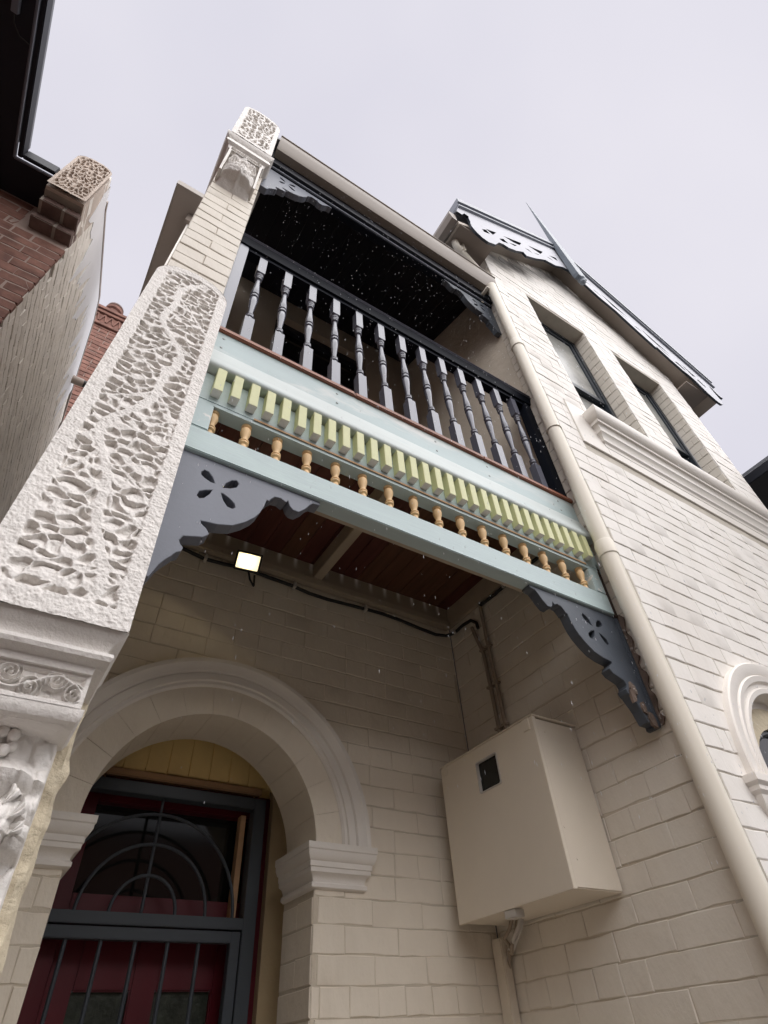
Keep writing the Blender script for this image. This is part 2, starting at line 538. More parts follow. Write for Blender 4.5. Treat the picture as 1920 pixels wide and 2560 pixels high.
def lay_bricks(parent, frame, u0, u1, v0, v1, m_, keep, cut=None, bw=0.236, ch=0.086, bed=0.007, perp=0.003, proud=0.005,
               c=0.0025, jit=0.0012, limit=300, name='brick', bond='stretcher', v_start=None, jit_v=0.0015, stuff_name='brickwork'):
    """frame=(origin, U, inward, rotz). keep(u,v)->bool on the brick's middle and corners; cut = rectangles (u0,u1,v0,v1) bricks are trimmed to"""
    O, U, I, rz = frame
    O, U, I = Vector(O), Vector(U), Vector(I)
    rects = []
    n0 = int(math.floor((v0 - (v_start or 0)) / ch))
    k = n0
    while True:
        vb = (v_start or 0) + k * ch
        if vb > v1 - 0.01:
            break
        va, vt = max(vb, v0), min(vb + ch, v1)
        if vt - va > 0.02:
            if bond == 'flemish':
                x = u0 - (0 if k % 2 else 0.179)
                seq = [(bw, 0.118)[i % 2] for i in range(400)]
            elif bond == 'soldier':
                x, seq = u0, [bw] * 400
            elif bond == 'header':
                x = u0 - (0 if k % 2 else 0.059)
                seq = [0.118] * 400
            elif bond == 'one':
                x, seq = u0, ([u1 - u0] if k % 2 == 0 else [(u1 - u0) / 2] * 2) + [9]
            else:
                off = (0, bw / 2)[k % 2] + random.uniform(-0.012, 0.012)
                x, seq = u0 - off, [bw] * 400
                if k % 5 == 2:
                    seq = [bw / 2] * 400
            i = 0
            while x < u1 - 0.012:
                a, b2 = max(x, u0), min(x + seq[i], u1)
                x += seq[i]
                i += 1
                segs = [(a, b2, va, vt)]
                for (c0, c1, d0, d1) in (cut or []):
                    nxt = []
                    for (p, q, s, t) in segs:
                        if q <= c0 or p >= c1 or t <= d0 + 0.012 or s >= d1 - 0.012:
                            nxt.append((p, q, s, t))
                            continue
                        if p < c0:
                            nxt.append((p, c0, s, t))
                        if q > c1:
                            nxt.append((c1, q, s, t))
                    segs = nxt
                for (p, q, s, t) in segs:
                    if q - p <= 0.022:
                        continue
                    if keep((p + q) / 2, (s + t) / 2, p, q, s, t):
                        rects.append((p, q, s, t))
                    elif q - p > 0.15:
                        for e in range(4):
                            p2, q2 = p + (q - p) * e / 4, p + (q - p) * (e + 1) / 4
                            if keep((p2 + q2) / 2, (s + t) / 2, p2, q2, s, t):
                                rects.append((p2, q2, s, t))
        k += 1
    scored = []
    for (p, q, s, t) in rects:
        pr = [px(O + U * a + Vector((0, 0, b))) for a, b in ((p, s), (q, s), (q, t), (p, t))]
        if any(x is None for x in pr):
            scored.append((-1, 0, (p, q, s, t)))
            continue
        ar = abs(sum(pr[i][0] * pr[(i + 1) % 4][1] - pr[(i + 1) % 4][0] * pr[i][1] for i in range(4))) / 2
        cx, cy = sum(x[0] for x in pr) / 4, sum(x[1] for x in pr) / 4
        inside = -20 < cx < 1940 and -20 < cy < 2580
        scored.append((ar if inside else -1, 0, (p, q, s, t)))
    scored.sort(key=lambda r: -r[0])
    cache = {}
    rest = MB()
    cnt = 0
    for ar, _, (p, q, s, t) in scored:
        w, h = q - p - perp, t - s - bed
        pos = O + U * ((p + q) / 2) + Vector((0, 0, (s + t) / 2 + random.uniform(-jit_v, jit_v))) - I * random.uniform(-0.0015, 0.0015)
        if ar > 60 and cnt < limit:
            key = (round(w, 2), round(h, 2), random.randrange(7))
            if key not in cache:
                cache[key] = brick_mesh(w + perp * random.uniform(-0.6, 0.9), h + bed * random.uniform(-0.45, 0.75), proud * random.uniform(0.8, 1.2), c, jit, m_, name)
            o = inst(name, cache[key], parent, pos, rz, random.uniform(-0.006, 0.006))
            if random.random() < 0.3:
                o.scale = (-1, 1, 1)
            cnt += 1
        else:
            bm_ = []
            for (a, b, d) in ((-w / 2, -h / 2, 0.02), (w / 2, -h / 2, 0.02), (w / 2, h / 2, 0.02), (-w / 2, h / 2, 0.02), (-w / 2, -h / 2, -proud), (w / 2, -h / 2, -proud), (w / 2, h / 2, -proud), (-w / 2, h / 2, -proud)):
                v = pos + U * (a + random.uniform(-jit, jit)) + I * d + Vector((0, 0, b + random.uniform(-jit, jit)))
                bm_.append(v)
            rest.add(bm_, [(4, 5, 6, 7), (0, 1, 5, 4), (1, 2, 6, 5), (2, 3, 7, 6), (3, 0, 4, 7)])
    if rest.v:
        o = obj(stuff_name, rest, m_, parent)
        o['kind'] = 'stuff'
    return cnt


F_FRONT = lambda y: ((0, y, 0), (1, 0, 0), (0, 1, 0), 0.0)                  # faces the street
F_LEFT = lambda x: ((x, 0, 0), (0, -1, 0), (1, 0, 0), -PI / 2)              # faces -X ; u = -y
F_RIGHT = lambda x: ((x, 0, 0), (0, 1, 0), (-1, 0, 0), PI / 2)              # faces +X ; u = y

front = lambda y0: (lambda a, b, d: (a, y0 + d, b))


# ------------------------------------------------------------------ relief fields
def cells(U, V, nx, ny, seed, jit=0.42, stagger=True):
    """Voronoi border distance and a random number per cell on a jittered lattice; U,V in lattice units"""
    nx, ny = int(math.ceil(nx)), int(math.ceil(ny))
    r = np.random.default_rng(seed)
    jx = r.uniform(-jit, jit, (ny + 6, nx + 6))
    jy = r.uniform(-jit, jit, (ny + 6, nx + 6))
    rv = r.uniform(0, 1, (ny + 6, nx + 6))
    DV = np.zeros(U.shape)
    F1 = np.full(U.shape, 9.0)
    F2 = np.full(U.shape, 9.0)
    R = np.zeros(U.shape)
    iu, iv = np.floor(U).astype(int), np.floor(V).astype(int)
    for dv in (-2, -1, 0, 1, 2):
        for du in (-2, -1, 0, 1, 2):
            cu, cv = iu + du, iv + dv
            a, b = np.clip(cv + 3, 0, ny + 5), np.clip(cu + 3, 0, nx + 5)
            X = cu + 0.5 + jx[a, b] + (0.5 * (cv % 2) if stagger else 0)
            Y = cv + 0.5 + jy[a, b]
            d = np.hypot(U - X, V - Y)
            closer = d < F1
            F2 = np.where(closer, F1, np.minimum(F2, d))
            R = np.where(closer, rv[a, b], R)
            DV = np.where(closer, V - Y, DV)
            F1 = np.where(closer, d, F1)
    return F2 - F1, R, DV


def sstep(a, b, x):
    t = np.clip((x - a) / (b - a), 0, 1)
    return t * t * (3 - 2 * t)


def vnoise(U, V, seed):
    r = np.random.default_rng(seed)
    T = r.uniform(-1, 1, (64, 64))
    iu, iv = np.floor(U).astype(int), np.floor(V).astype(int)
    fu, fv = U - iu, V - iv
    fu, fv = fu * fu * (3 - 2 * fu), fv * fv * (3 - 2 * fv)
    g = lambda a, b: T[(iv + b) % 64, (iu + a) % 64]
    return (g(0, 0) * (1 - fu) + g(1, 0) * fu) * (1 - fv) + (g(0, 1) * (1 - fu) + g(1, 1) * fu) * fv


def vermiculated(mb, x0, x1, z0, z1, yfn, nu, nv, nx, ny, seed, depth, border, top_r, vein=True, ridge=0.2, flat=0.0):
    """front of a vermiculated block: deep irregular holes inside a plain margin, with a winding stem"""
    W, H = x1 - x0, z1 - z0

    def fn(U, V):
        x, z = x0 + U * W, z0 + V * H
        wob = vnoise(U * 7, V * 7 * H / W, seed + 1) * 0.22
        wob2 = vnoise(U * 23, V * 23 * H / W, seed + 2) * 0.12
        a, b = U * nx + wob + wob2, V * ny + vnoise(U * 8, V * 8 * H / W, seed + 3) * 0.4 + wob2
        bd, rv, dv_ = cells(a, b, nx, ny, seed)
        ramp = np.clip((dv_ + 0.42) / 0.72, 0, 1)
        hole = sstep(ridge, ridge + 0.20, bd + 0.10 * wob + 0.10 * wob2) * (0.6 + 0.4 * rv) * (flat + (1 - flat) * ramp ** 1.4)
        if vein:
            c = 0.5 + 0.17 * np.sin(V * H / W * 2.1 + 0.6) + 0.06 * np.sin(V * H / W * 5.3)
            dv = np.abs(U - c) * W
            stem = sstep(0.018, 0.008, dv)
            hole = hole * (1 - stem)
            br = np.abs(((V * H / W * 0.85 + np.abs(U - c) * 1.1) % 1.0) - 0.5) * W / 0.85
            hole = hole * (1 - 0.9 * sstep(0.012, 0.005, np.abs(br)) * (rv > -1))
        # plain margin, rounded at the top corners
        e = np.minimum(np.minimum(x - x0, x1 - x), np.minimum(z - z0 - 0.25 * border, z1 - z))
        cxm = (x0 + x1) / 2
        zt = z1 - top_r + np.sqrt(np.maximum(0, 1 - ((x - cxm) / (W / 2)) ** 2)) * top_r
        e = np.minimum(e, (zt - z) * 0.9)
        ins = sstep(border * 0.92, border * 1.08, e + vnoise(U * 30, V * 30 * H / W, seed + 4) * 0.002)
        h = hole * ins * depth + (1 - ins) * 0 + ins * 0.002
        h = h + vnoise(U * 60, V * 60 * H / W, seed + 5) * 0.0009 + vnoise(U * 17, V * 17 * H / W, seed + 6) * 0.001
        zc = np.minimum(z, zt)
        return x, yfn(zc) + h, zc
    mb.grid(nu, nv, fn)


# ================================================================== SETTING
g = MB()
g.add([(-300, -300, GROUND), (300, -300, GROUND), (300, 300, GROUND), (-300, 300, GROUND)], [(0, 1, 2, 3)])
o = obj('ground', g, M['ground'])
o['kind'] = 'structure'
g = MB().box(0.081, 2.0, 1.02, 2.6, GROUND + 0.004, GROUND + 0.12)
o = obj('porch_floor', g, M['porch_tile'], bevel=0.006)
o['kind'] = 'structure'

# ================================================================== PARTY (WING) WALL
pw = empty('party_wall', (-0.03, 1.13, GROUND), 'tall narrow white wing wall with carved vermiculated panel, left of the balcony', 'wall')
core = obj('wall_core', MB().box(-0.148, 0.081, 1.135, 6.0, GROUND, 4.35), M['joint'], pw)
lay_bricks(core, F_FRONT(1.135), -0.148, 0.081, 2.0, 4.02, M['cream'], lambda u, v, *r: True, bond='one', perp=0.0022, bed=0.0055,
           proud=0.005, jit=0.0024, v_start=2.0, limit=60, c=0.003)
# rough rendered face below the console
def rough_fn(U, V):
    x, z = -0.148 + U * 0.236, GROUND + V * (0.62 - GROUND)
    h = vnoise(U * 12, V * 110, 31) * 0.006 + vnoise(U * 28, V * 260, 32) * 0.004
    return x + vnoise(V * 60, U * 0 + 2.5, 33) * 0.006 * (U > 0.97), 1.122 + h + 0.02 * ((U < 0.005) | (U > 0.995)), z
obj('render_face', MB().grid(26, 240, rough_fn), M['rough'], pw, smooth=50)
# lower vermiculated panel: a leaning block
PX0, PX1, PZ0, PZ1 = -0.160, 0.099, 0.575, 2.185
py_ = lambda z: 1.065 - 0.115 * (2.1 - np.minimum(z, 2.1)) / 1.5
body = MB()
prof_n = 24
outl = []
for i in range(prof_n + 1):
    a = PI * i / prof_n
    outl.append((-0.0305 + 0.1295 * math.copysign(abs(math.cos(a)) ** 0.55, math.cos(a)), PZ1 - 0.115 + 0.115 * math.sin(a) ** 0.75))
outl = [(PX1, PZ0)] + outl + [(PX0, PZ0)]
vs = [(a, float(py_(b)) + 0.026, b) for a, b in outl] + [(a, 1.150, b) for a, b in outl]
n_ = len(outl)
body.add(vs, [(i, (i + 1) % n_, (i + 1) % n_ + n_, i + n_) for i in range(n_)])
panel = obj('vermiculated_panel', body, M['carved'], pw, smooth=50)
relief = MB()
vermiculated(relief, PX0, PX1, PZ0, PZ1, py_, 200, 1100, 6.6, 50, 7, 0.0165, 0.036, 0.115, True, 0.05)
obj('carved_face', relief, M['carved'], panel, smooth=60)
# mouldings under the panel
led = MB().run([(-0.130, 1.16), (-0.130, 0.994), (0.061, 0.994), (0.061, 1.16)],
               [(0.040, 0.577), (0.037, 0.570), (0.026, 0.560), (0.018, 0.548), (0.018, 0.543), (0.027, 0.538), (0.029, 0.531), (0.026, 0.524), (0.008, 0.517), (0.006, 0.505)], back=0.05)
led.box(-0.126, 0.057, 1.02, 1.14, 0.5055, 0.574)
obj('ledge_moulding', led, M['carved'], pw, smooth=35)
# frieze with a scrolling vine
def frieze_fn(x0, x1, z0, z1, y, k=1.0, seed=3):
    W, H = x1 - x0, z1 - z0
    def fn(U, V):
        a, b = U * W, (V - 0.5) * H
        s = np.sin(a / W * 2 * PI * 1.5 * k + 0.6) * H * 0.26
        d = np.abs(b - s)
        h = 0.012 * np.exp(-(d / 0.0055) ** 2)
        for i in range(int(6 * k)):
            cx = W * (i + 0.5) / int(6 * k)
            sg = 1 if i % 2 else -1
            cy = -sg * H * 0.17
            rr = np.hypot(a - cx, b - cy)
            th = np.arctan2(b - cy, a - cx)
            sp = np.abs(((rr / 0.0075 + th / (2 * PI) * sg) % 1) - 0.5)
            h = np.maximum(h, 0.012 * sstep(0.3, 0.1, sp) * (rr < H * 0.32))
        h = h + np.maximum(0, vnoise(U * 22, V * 9, seed)) * 0.006
        e = np.minimum(np.minimum(U * W, (1 - U) * W), np.minimum(V * H, (1 - V) * H))
        m_ = sstep(0.006, 0.011, e)
        return x0 + U * W, y - (h * m_ + (1 - m_) * 0.009), z0 + V * H
    return fn
fr = MB().grid(150, 60, frieze_fn(-0.135, 0.068, 0.448, 0.507, 1.004))
fr.box(-0.135, 0.068, 1.0035, 1.14, 0.448, 0.507)
obj('vine_frieze', fr, M['carved'], pw, smooth=60)
sh = MB().run([(-0.136, 1.15), (-0.136, 1.004), (0.066, 1.004), (0.066, 1.15)], [(0.008, 0.448), (0.008, 0.437), (0.002, 0.428), (-0.010, 0.424)], back=0.03)
sh.box(-0.127, 0.057, 1.012, 1.14, 0.4242, 0.4475)
obj('shelf_moulding', sh, M['carved'], pw, smooth=35)


def console_fn(x0, x1, zt, zb, yw, prof, seed):
    """acanthus console as relief: prof(t) = projection for t 0 (top) to 1 (foot)"""
    W, H = x1 - x0, zt - zb
    def fn(U, V):
        t = 1 - V
        u = (U - 0.5) * 2
        p = np.interp(t, [q[0] for q in prof], [q[1] for q in prof])
        side = 1 - np.abs(u) ** 6
        d = p * (0.45 + 0.55 * (1 - np.abs(u) ** 3.0))
        # three tiers of leaf lobes springing from the middle rib
        rel = 0
        for k, (tc, sc) in enumerate(((0.18, 0.13), (0.38, 0.13), (0.62, 0.2))):
            yy, xx = (t - tc) / sc, u
            th = np.arctan2(xx, 1.0 - yy + 1e-6)
            rr = np.hypot(xx, 1.0 - yy)
            rib = np.abs(np.sin(th * 8.0 + 0.9 * np.sin(rr * 7)))
            rel = rel + (rib ** 0.7 - 0.5) * 0.022 * np.exp(-((t - tc) / (sc * 0.75)) ** 2)
        mid = np.exp(-(u / 0.10) ** 2) * 0.012
        bd, rv, _d = cells(U * 7, V * 16, 7, 16, seed)
        rel = rel + sstep(0.0, 0.4, bd) * 0.006 * (t < 0.22) + vnoise(U * 16, V * 40, seed) * 0.003
        d = d + (rel + mid) * sstep(0, 0.05, p)
        d = d * sstep(1.0, 0.93, np.abs(u))
        return x0 + U * W, yw - np.maximum(d, -0.002), zb + V * H
    return fn


def leaf_finger(mb, base, th, L, wd, curl, up=1):
    """one grooved lobe of an acanthus leaf: rises from base at angle th, swells, and curls outward over its tip"""
    def fn(S, T_):
        s_, t = (S - 0.5) * 2, T_
        w_ = wd * (0.55 + 1.1 * np.sin(np.clip(t, 0, 1) * PI * 0.75 + 0.25)) * (1 - t ** 5) + 0.001
        rise = L * (np.sin(np.minimum(t, 1) * 2.2) / np.sin(1.57)) * 0.9
        x = base[0] + math.sin(th) * rise * 1.15 + s_ * w_ * math.cos(th)
        z = base[2] + up * (math.cos(th) * rise - 0.9 * L * np.maximum(0, t - 0.55) ** 1.5) - up * s_ * w_ * math.sin(th)
        y = base[1] - curl * t ** 1.6 - 0.007 * (1 - s_ ** 2) + 0.006 * np.exp(-(s_ / 0.22) ** 2) + 0.003 * np.sin(t * 17 + th * 5)
        return x, y, z
    mb.grid(9, 16, fn)
    def fn2(S, T_):
        x, y, z = fn(S, T_)
        return x, y + 0.008 + 0.004 * (1 - T_), z
    mb.grid(9, 16, fn2)


con = MB().grid(110, 420, console_fn(-0.130, 0.064, 0.430, -0.30, 1.132,
                                  [(0, .062), (.06, .055), (.09, .085), (.11, .116), (.135, .10), (.17, .10), (.20, .112), (.225, .118), (.24, .105), (.252, .05), (.29, .055), (.34, .08), (.40, .09), (.43, .075), (.445, .03), (.55, .05), (.62, .055), (.7, .045), (.85, .02), (1, .0)], 41))
# bunch of grapes at the top and curling leaf edges
for i in range(22):
    a = random.uniform(-0.045, 0.045)
    zz = random.uniform(-0.035, 0.035)
    c = (-0.048 + a, 1.060 + random.uniform(-0.008, 0.01), 0.392 + zz * 0.8)
    con.lathe(c[0], c[1], [(0.0008, c[2] - 0.010), (0.007, c[2] - 0.0072), (0.0102, c[2]), (0.007, c[2] + 0.0072), (0.0008, c[2] + 0.010)], 8)
for zc, L, yy, sp_n in ((0.285, 0.070, 1.030, 9), (0.255, 0.050, 1.022, 8), (0.155, 0.065, 1.050, 9), (0.03, 0.07, 1.078, 7)):
    for k in range(sp_n):
        leaf_finger(con, (-0.033, yy + 0.018, zc), -1.5 + 3.0 * k / (sp_n - 1), L * random.uniform(0.8, 1.15), 0.0085, 0.026)
obj('acanthus_console', con, M['carved'], pw, smooth=60)

# upper block, mouldings and corbel at the head of the wing wall
BX0, BX1, BZ0, BZ1 = -0.172, 0.084, 4.02, 4.82
ub = MB()
outl = []
for i in range(17):
    t = i / 16
    x = BX1 - (BX1 - BX0) * t
    outl.append((x, BZ1 - 0.13 * (abs(t - 0.42) / 0.58) ** 2.2 - (0.03 if i in (0, 16) else 0)))
outl = [(BX1, BZ0)] + outl + [(BX0, BZ0)]
ub.prism(outl, front(0), 1.064, 2.2)
blk = obj('upper_block', ub, M['carved'], pw, smooth=40)
rl = MB()
vermiculated(rl, BX0, BX1, BZ0, BZ1, lambda z: 1.032 + 0 * z, 150, 320, 7, 12, 19, 0.030, 0.030, 0.13, False, 0.16, 0.5)
obj('carved_face', rl, M['carved'], blk, smooth=60)
mo = MB().run([(-0.150, 1.5), (-0.150, 1.075), (0.066, 1.075), (0.066, 1.5)],
              [(0.040, 4.02), (0.036, 3.995), (0.018, 3.975), (0.018, 3.945), (0.026, 3.93), (0.026, 3.90), (0.006, 3.885), (0.0, 3.85)], back=0.04)
obj('block_moulding', mo, M['carved'], pw, smooth=35)
fz = MB().grid(110, 60, frieze_fn(-0.140, 0.060, 3.80, 3.862, 1.072, 1.0, 8))
fz.box(-0.140, 0.060, 1.0715, 1.14, 3.80, 3.862)
obj('corbel_frieze', fz, M['carved'], pw, smooth=60)
cb = MB().grid(80, 120, console_fn(-0.132, 0.050, 3.80, 3.36, 1.134,
                                   [(0, .062), (.08, .05), (.2, .045), (.38, .05), (.5, .085), (.62, .10), (.78, .112), (.86, .10), (.9, .05), (1, 0)], 43))
for zc, L, yy, sp_n in ((3.70, 0.065, 1.072, 6), (3.64, 0.075, 1.062, 7), (3.56, 0.075, 1.052, 8), (3.48, 0.06, 1.055, 7)):
    for k in range(sp_n):
        leaf_finger(cb, (-0.041, yy + 0.01, zc), -1.45 + 2.9 * k / (sp_n - 1), L * random.uniform(0.85, 1.1), 0.010, 0.028, -1)
for i in range(3):
    c = (-0.09 + i * 0.05, 1.075, 3.735 - 0.01 * (i == 1))
    cb.lathe(c[0], c[1], [(0.001, c[2] - 0.022), (0.016, c[2] - 0.015), (0.022, c[2]), (0.016, c[2] + 0.015), (0.001, c[2] + 0.022)], 10)
cb.box(-0.140, -0.128, 1.06, 1.14, 3.40, 3.80).box(0.046, 0.058, 1.06, 1.14, 3.40, 3.80)
obj('leaf_corbel', cb, M['carved'], pw, smooth=60)

# ================================================================== PORCH WALL WITH ARCH
YB = 2.25                       # face of the wall at the back of the porch
ACX, ASZ = 0.692, 0.655         # arch centre and springing
po = empty('porch_wall', (0.69, YB, GROUND), 'shaded cream brick wall with moulded round arch over the front door', 'wall')
hole = [(ACX - 0.437, GROUND - 0.0), (ACX + 0.437, GROUND)]
arch_hole = [(ACX + 0.437, GROUND + 0.01)] + arc(ACX, ASZ, 0.50, 0, 180, 28) + [(ACX - 0.437, GROUND + 0.01)]
outer = [(0.0815, GROUND + 0.001)] + [(ACX - 0.437, GROUND + 0.001)] + [(ACX - 0.437, ASZ)] + arc(ACX, ASZ, 0.50, 180, 0, 28) + [(ACX + 0.437, ASZ), (ACX + 0.437, GROUND + 0.001), (1.9995, GROUND + 0.001), (1.9995, 2.03), (0.0815, 2.03)]
pcore = obj('wall_core', MB().prism(outer, front(0), YB, YB + 0.26), M['porch_joint'], po)


def keep_arch(u, v, p, q, s, t):
    for a, b in ((p, s), (q, s), (q, t), (p, t), (u, v)):
        if b >= ASZ - 0.01 and math.hypot(a - ACX, b - ASZ) < 0.47:
            return False
        if b < ASZ and ACX - 0.436 < a < ACX + 0.436:
            return False
    return True


lay_bricks(pcore, F_FRONT(YB), 0.09, 1.998, -0.9, 1.99, M['porch'], keep_arch, cut=[(ACX - 0.437, ACX + 0.437, GROUND, ASZ)], proud=0.003, bed=0.004, perp=0.0016, jit=0.0019, v_start=-0.03, limit=290)
# jamb bricks in the arch reveal (faces -X on the right jamb)
jb = MB()
lay_bricks(pcore, F_LEFT(ACX + 0.437), -(YB + 0.26), -(YB + 0.002), -0.9, 0.50, M['porch'], lambda u, v, *r: True, bond='one', proud=0.004, bed=0.005, perp=0.003, v_start=-0.03, limit=40, stuff_name='reveal_brickwork')
# voussoirs
for i in range(13):
    a0, a1 = 180 * i / 13 + 0.05, 180 * (i + 1) / 13 - 0.05
    n_ = 4
    poly = arc(ACX, ASZ, 0.437, a0, a1, n_) + arc(ACX, ASZ, 0.5555, a1, a0, n_)
    obj('voussoir', MB().prism(poly, front(0), YB - 0.008 - random.uniform(0, 0.0015), YB + 0.262), M['porch'], po, bevel=0.001)
# archivolt moulding: profile swept round the arch
prof = [(0.5535, 0.0), (0.5535, 0.012), (0.562, 0.020), (0.574, 0.020), (0.578, 0.028), (0.606, 0.030), (0.611, 0.024), (0.617, 0.034), (0.640, 0.040), (0.650, 0.048), (0.668, 0.048), (0.672, 0.040), (0.672, 0.0)]
av = MB()
vs, fs = [], []
NA = 56
for i in range(NA + 1):
    a = PI * i / NA
    for r_, p_ in prof:
        vs.append((ACX + r_ * math.cos(a), YB - p_, ASZ + r_ * math.sin(a)))
k = len(prof)
for i in range(NA):
    for j in range(k - 1):
        a = i * k + j
        fs.append((a, a + 1, a + 1 + k, a + k))
fs += [tuple(range(k)), tuple(NA * k + j for j in range(k))]
av.add(vs, fs)
obj('archivolt', av, M['trim'], po, smooth=28)
imp = [(0.052, ASZ), (0.052, ASZ - 0.022), (0.048, ASZ - 0.026), (0.048, ASZ - 0.040), (0.040, ASZ - 0.056), (0.034, ASZ - 0.060), (0.034, ASZ - 0.078), (0.030, ASZ - 0.081), (0.030, ASZ - 0.095), (0.016, ASZ - 0.104), (0.010, ASZ - 0.118), (0.010, ASZ - 0.124), (0.018, ASZ - 0.130), (0.018, ASZ - 0.142), (0.008, ASZ - 0.149)]
xr = ACX + 0.437
im = MB().run([(xr, YB + 0.258), (xr, YB), (1.335, YB), (1.335, YB + 0.03)], imp, back=0.012)
obj('impost_moulding', im, M['trim'], po, smooth=35)
xl = ACX - 0.437
im = MB().run([(0.10, YB), (xl, YB), (xl, YB + 0.258)], imp, back=0.012)
obj('impost_moulding', im, M['trim'], po, smooth=35)
# little entry behind the arch: side cheeks, lid, and the yellow door wall, its paint brightened to imitate warm light
al = MB()
al.box(-0.05, 0.12, YB + 0.262, 2.9, GROUND, 1.5).box(1.245, 1.40, YB + 0.262, 2.9, GROUND, 1.5).box(0.121, 1.244, YB + 0.262, 2.9, 1.35, 1.5)
obj('entry_cheek', al, M['entry_side'], po)
YD = 2.665
dw = MB()
dw.box(0.1205, 1.244, YD, YD + 0.05, 1.0, 1.349).box(0.1205, 1.244, YD + 0.055, YD + 0.3, 0.945, 1.349)
dwall = obj('door_wall', dw, M['yellow'], po)
lay_bricks(dwall, F_FRONT(YD), 0.13, 1.24, 0.985, 1.215, M['yellow'], lambda u, v, *r: True, bond='soldier', bw=0.094, ch=0.225, v_start=0.985, perp=0.004, bed=0.006, proud=0.005, limit=20)
obj('door_lintel', MB().box(0.28, 1.04, YD - 0.03, YD - 0.002, 0.945, 0.975), M['strip'], po, bevel=0.004)

obj('door_side', MB().box(0.1205, 0.285, YD, YD + 0.05, GROUND, 0.999).box(1.112, 1.244, YD, YD + 0.05, GROUND, 0.999), M['entry_side'], po)

# upper wall behind the balcony, with its dark door opening
up = empty('upper_wall', (1.0, YB, 2.06), 'shaded brown wall at the back of the upstairs balcony', 'wall')
poly = [(0.0815, 2.06), (0.62, 2.06), (0.62, 4.68), (1.50, 4.68), (1.50, 2.06), (1.9995, 2.06), (1.9995, 5.2), (0.0815, 5.2)]
obj('wall_core', MB().prism(poly, front(0), YB, YB + 0.24), M['upper'], up)
d_ = MB().box(0.62, 0.68, YB + 0.06, YB + 0.14, 2.06, 4.68).box(1.44, 1.50, YB + 0.06, YB + 0.14, 2.06, 4.68).box(0.68, 1.44, YB + 0.06, YB + 0.14, 4.60, 4.68).box(0.68, 1.44, YB + 0.06, YB + 0.14, 4.12, 4.18)
bd_ = obj('door', d_, M['black'], up)
d_ = MB().box(0.68, 1.055, YB + 0.10, YB + 0.14, 2.06, 4.12).box(1.065, 1.44, YB + 0.10, YB + 0.14, 2.06, 4.12)
obj('door_leaf', d_, M['black'], bd_, bevel=0.004)
for x0, x1 in ((0.74, 1.0), (1.12, 1.38)):
    obj('pane', MB().box(x0, x1, YB + 0.092, YB + 0.0985, 3.0, 4.0), M['glass_dark'], bd_)
obj('fanlight', MB().box(0.68, 1.44, YB + 0.10, YB + 0.11, 4.18, 4.60), M['glass_dark'], bd_)

# ================================================================== FRONT DOOR + SECURITY DOOR
fd = empty('front_door', (0.66, 2.72, GROUND), 'maroon front door with glazed panels behind the security grille', 'door')
YF = 2.73
f_ = MB().box(0.285, 0.36, YF - 0.03, YF + 0.08, GROUND + 0.12, 0.96).box(1.03, 1.112, YF - 0.03, YF + 0.08, GROUND + 0.12, 0.96).box(0.36, 1.03, YF - 0.03, YF + 0.08, 0.86, 0.96).box(0.36, 1.03, YF - 0.03, YF + 0.08, 0.46, 0.54)
obj('door_frame', f_, M['maroon'], fd, bevel=0.004)
obj('fanlight', MB().box(0.36, 1.03, YF + 0.02, YF + 0.03, 0.54, 0.86), M['glass_dark'], fd)
lf = MB()
xs = [0.36, 0.45, 0.645, 0.735, 0.945, 1.03]
for a, b_ in ((0, 1), (2, 3), (4, 5)):
    lf.box(xs[a], xs[b_], YF + 0.0, YF + 0.045, GROUND + 0.12, 0.458)
for a, b_ in ((1, 2), (3, 4)):
    lf.box(xs[a], xs[b_], YF, YF + 0.045, 0.26, 0.458)
    lf.box(xs[a], xs[b_], YF, YF + 0.045, GROUND + 0.12, GROUND + 0.5)
leaf = obj('door_leaf', lf, M['maroon'], fd, bevel=0.005)
for a, b_ in ((1, 2), (3, 4)):
    obj('pane', MB().box(xs[a], xs[b_], YF + 0.02, YF + 0.028, GROUND + 0.5, 0.26), M['glass_door'], leaf)
sd = empty('security_door', (0.66, 2.62, GROUND), 'dark slate steel security door with fan shaped bars over the front door', 'door')
YS = 2.60
s_ = MB()
s_.box(0.205, 0.25, YS, YS + 0.055, GROUND + 0.12, 0.918).box(0.998, 1.052, YS, YS + 0.055, GROUND + 0.12, 0.918)
s_.box(0.25, 0.998, YS, YS + 0.055, 0.872, 0.918).box(0.25, 0.998, YS, YS + 0.055, 0.432, 0.470)
obj('outer_frame', s_, M['secframe'], sd, bevel=0.002)
s_ = MB().box(0.252, 0.285, YS + 0.008, YS + 0.045, GROUND + 0.125, 0.427).box(0.957, 0.995, YS + 0.008, YS + 0.045, GROUND + 0.125, 0.427)
s_.box(0.285, 0.957, YS + 0.008, YS + 0.045, 0.390, 0.427).box(0.285, 0.957, YS + 0.008, YS + 0.045, GROUND + 0.125, GROUND + 0.2)
lf = obj('door_leaf', s_, M['secframe'], sd, bevel=0.002)
for x in (0.370, 0.487, 0.606, 0.723, 0.839):
    obj('bar', MB().tube([(x, YS + 0.026, GROUND + 0.15), (x, YS + 0.026, 0.392)], 0.0075, 8), M['secframe'], lf, smooth=40)
for r_, ht in ((0.121, 0.125), (0.238, 0.232), (0.350, 0.342)):
    pts = [(0.609 + r_ * math.cos(PI * i / 32), YS + 0.026, 0.470 + ht * math.sin(PI * i / 32)) for i in range(33)]
    obj('arched_bar', MB().tube(pts, 0.0065, 8), M['secframe'], sd, smooth=40)
obj('mullion_bar', MB().tube([(0.606, YS + 0.033, 0.468), (0.603, YS + 0.033, 0.874)], 0.0065, 8), M['secframe'], sd, smooth=40)
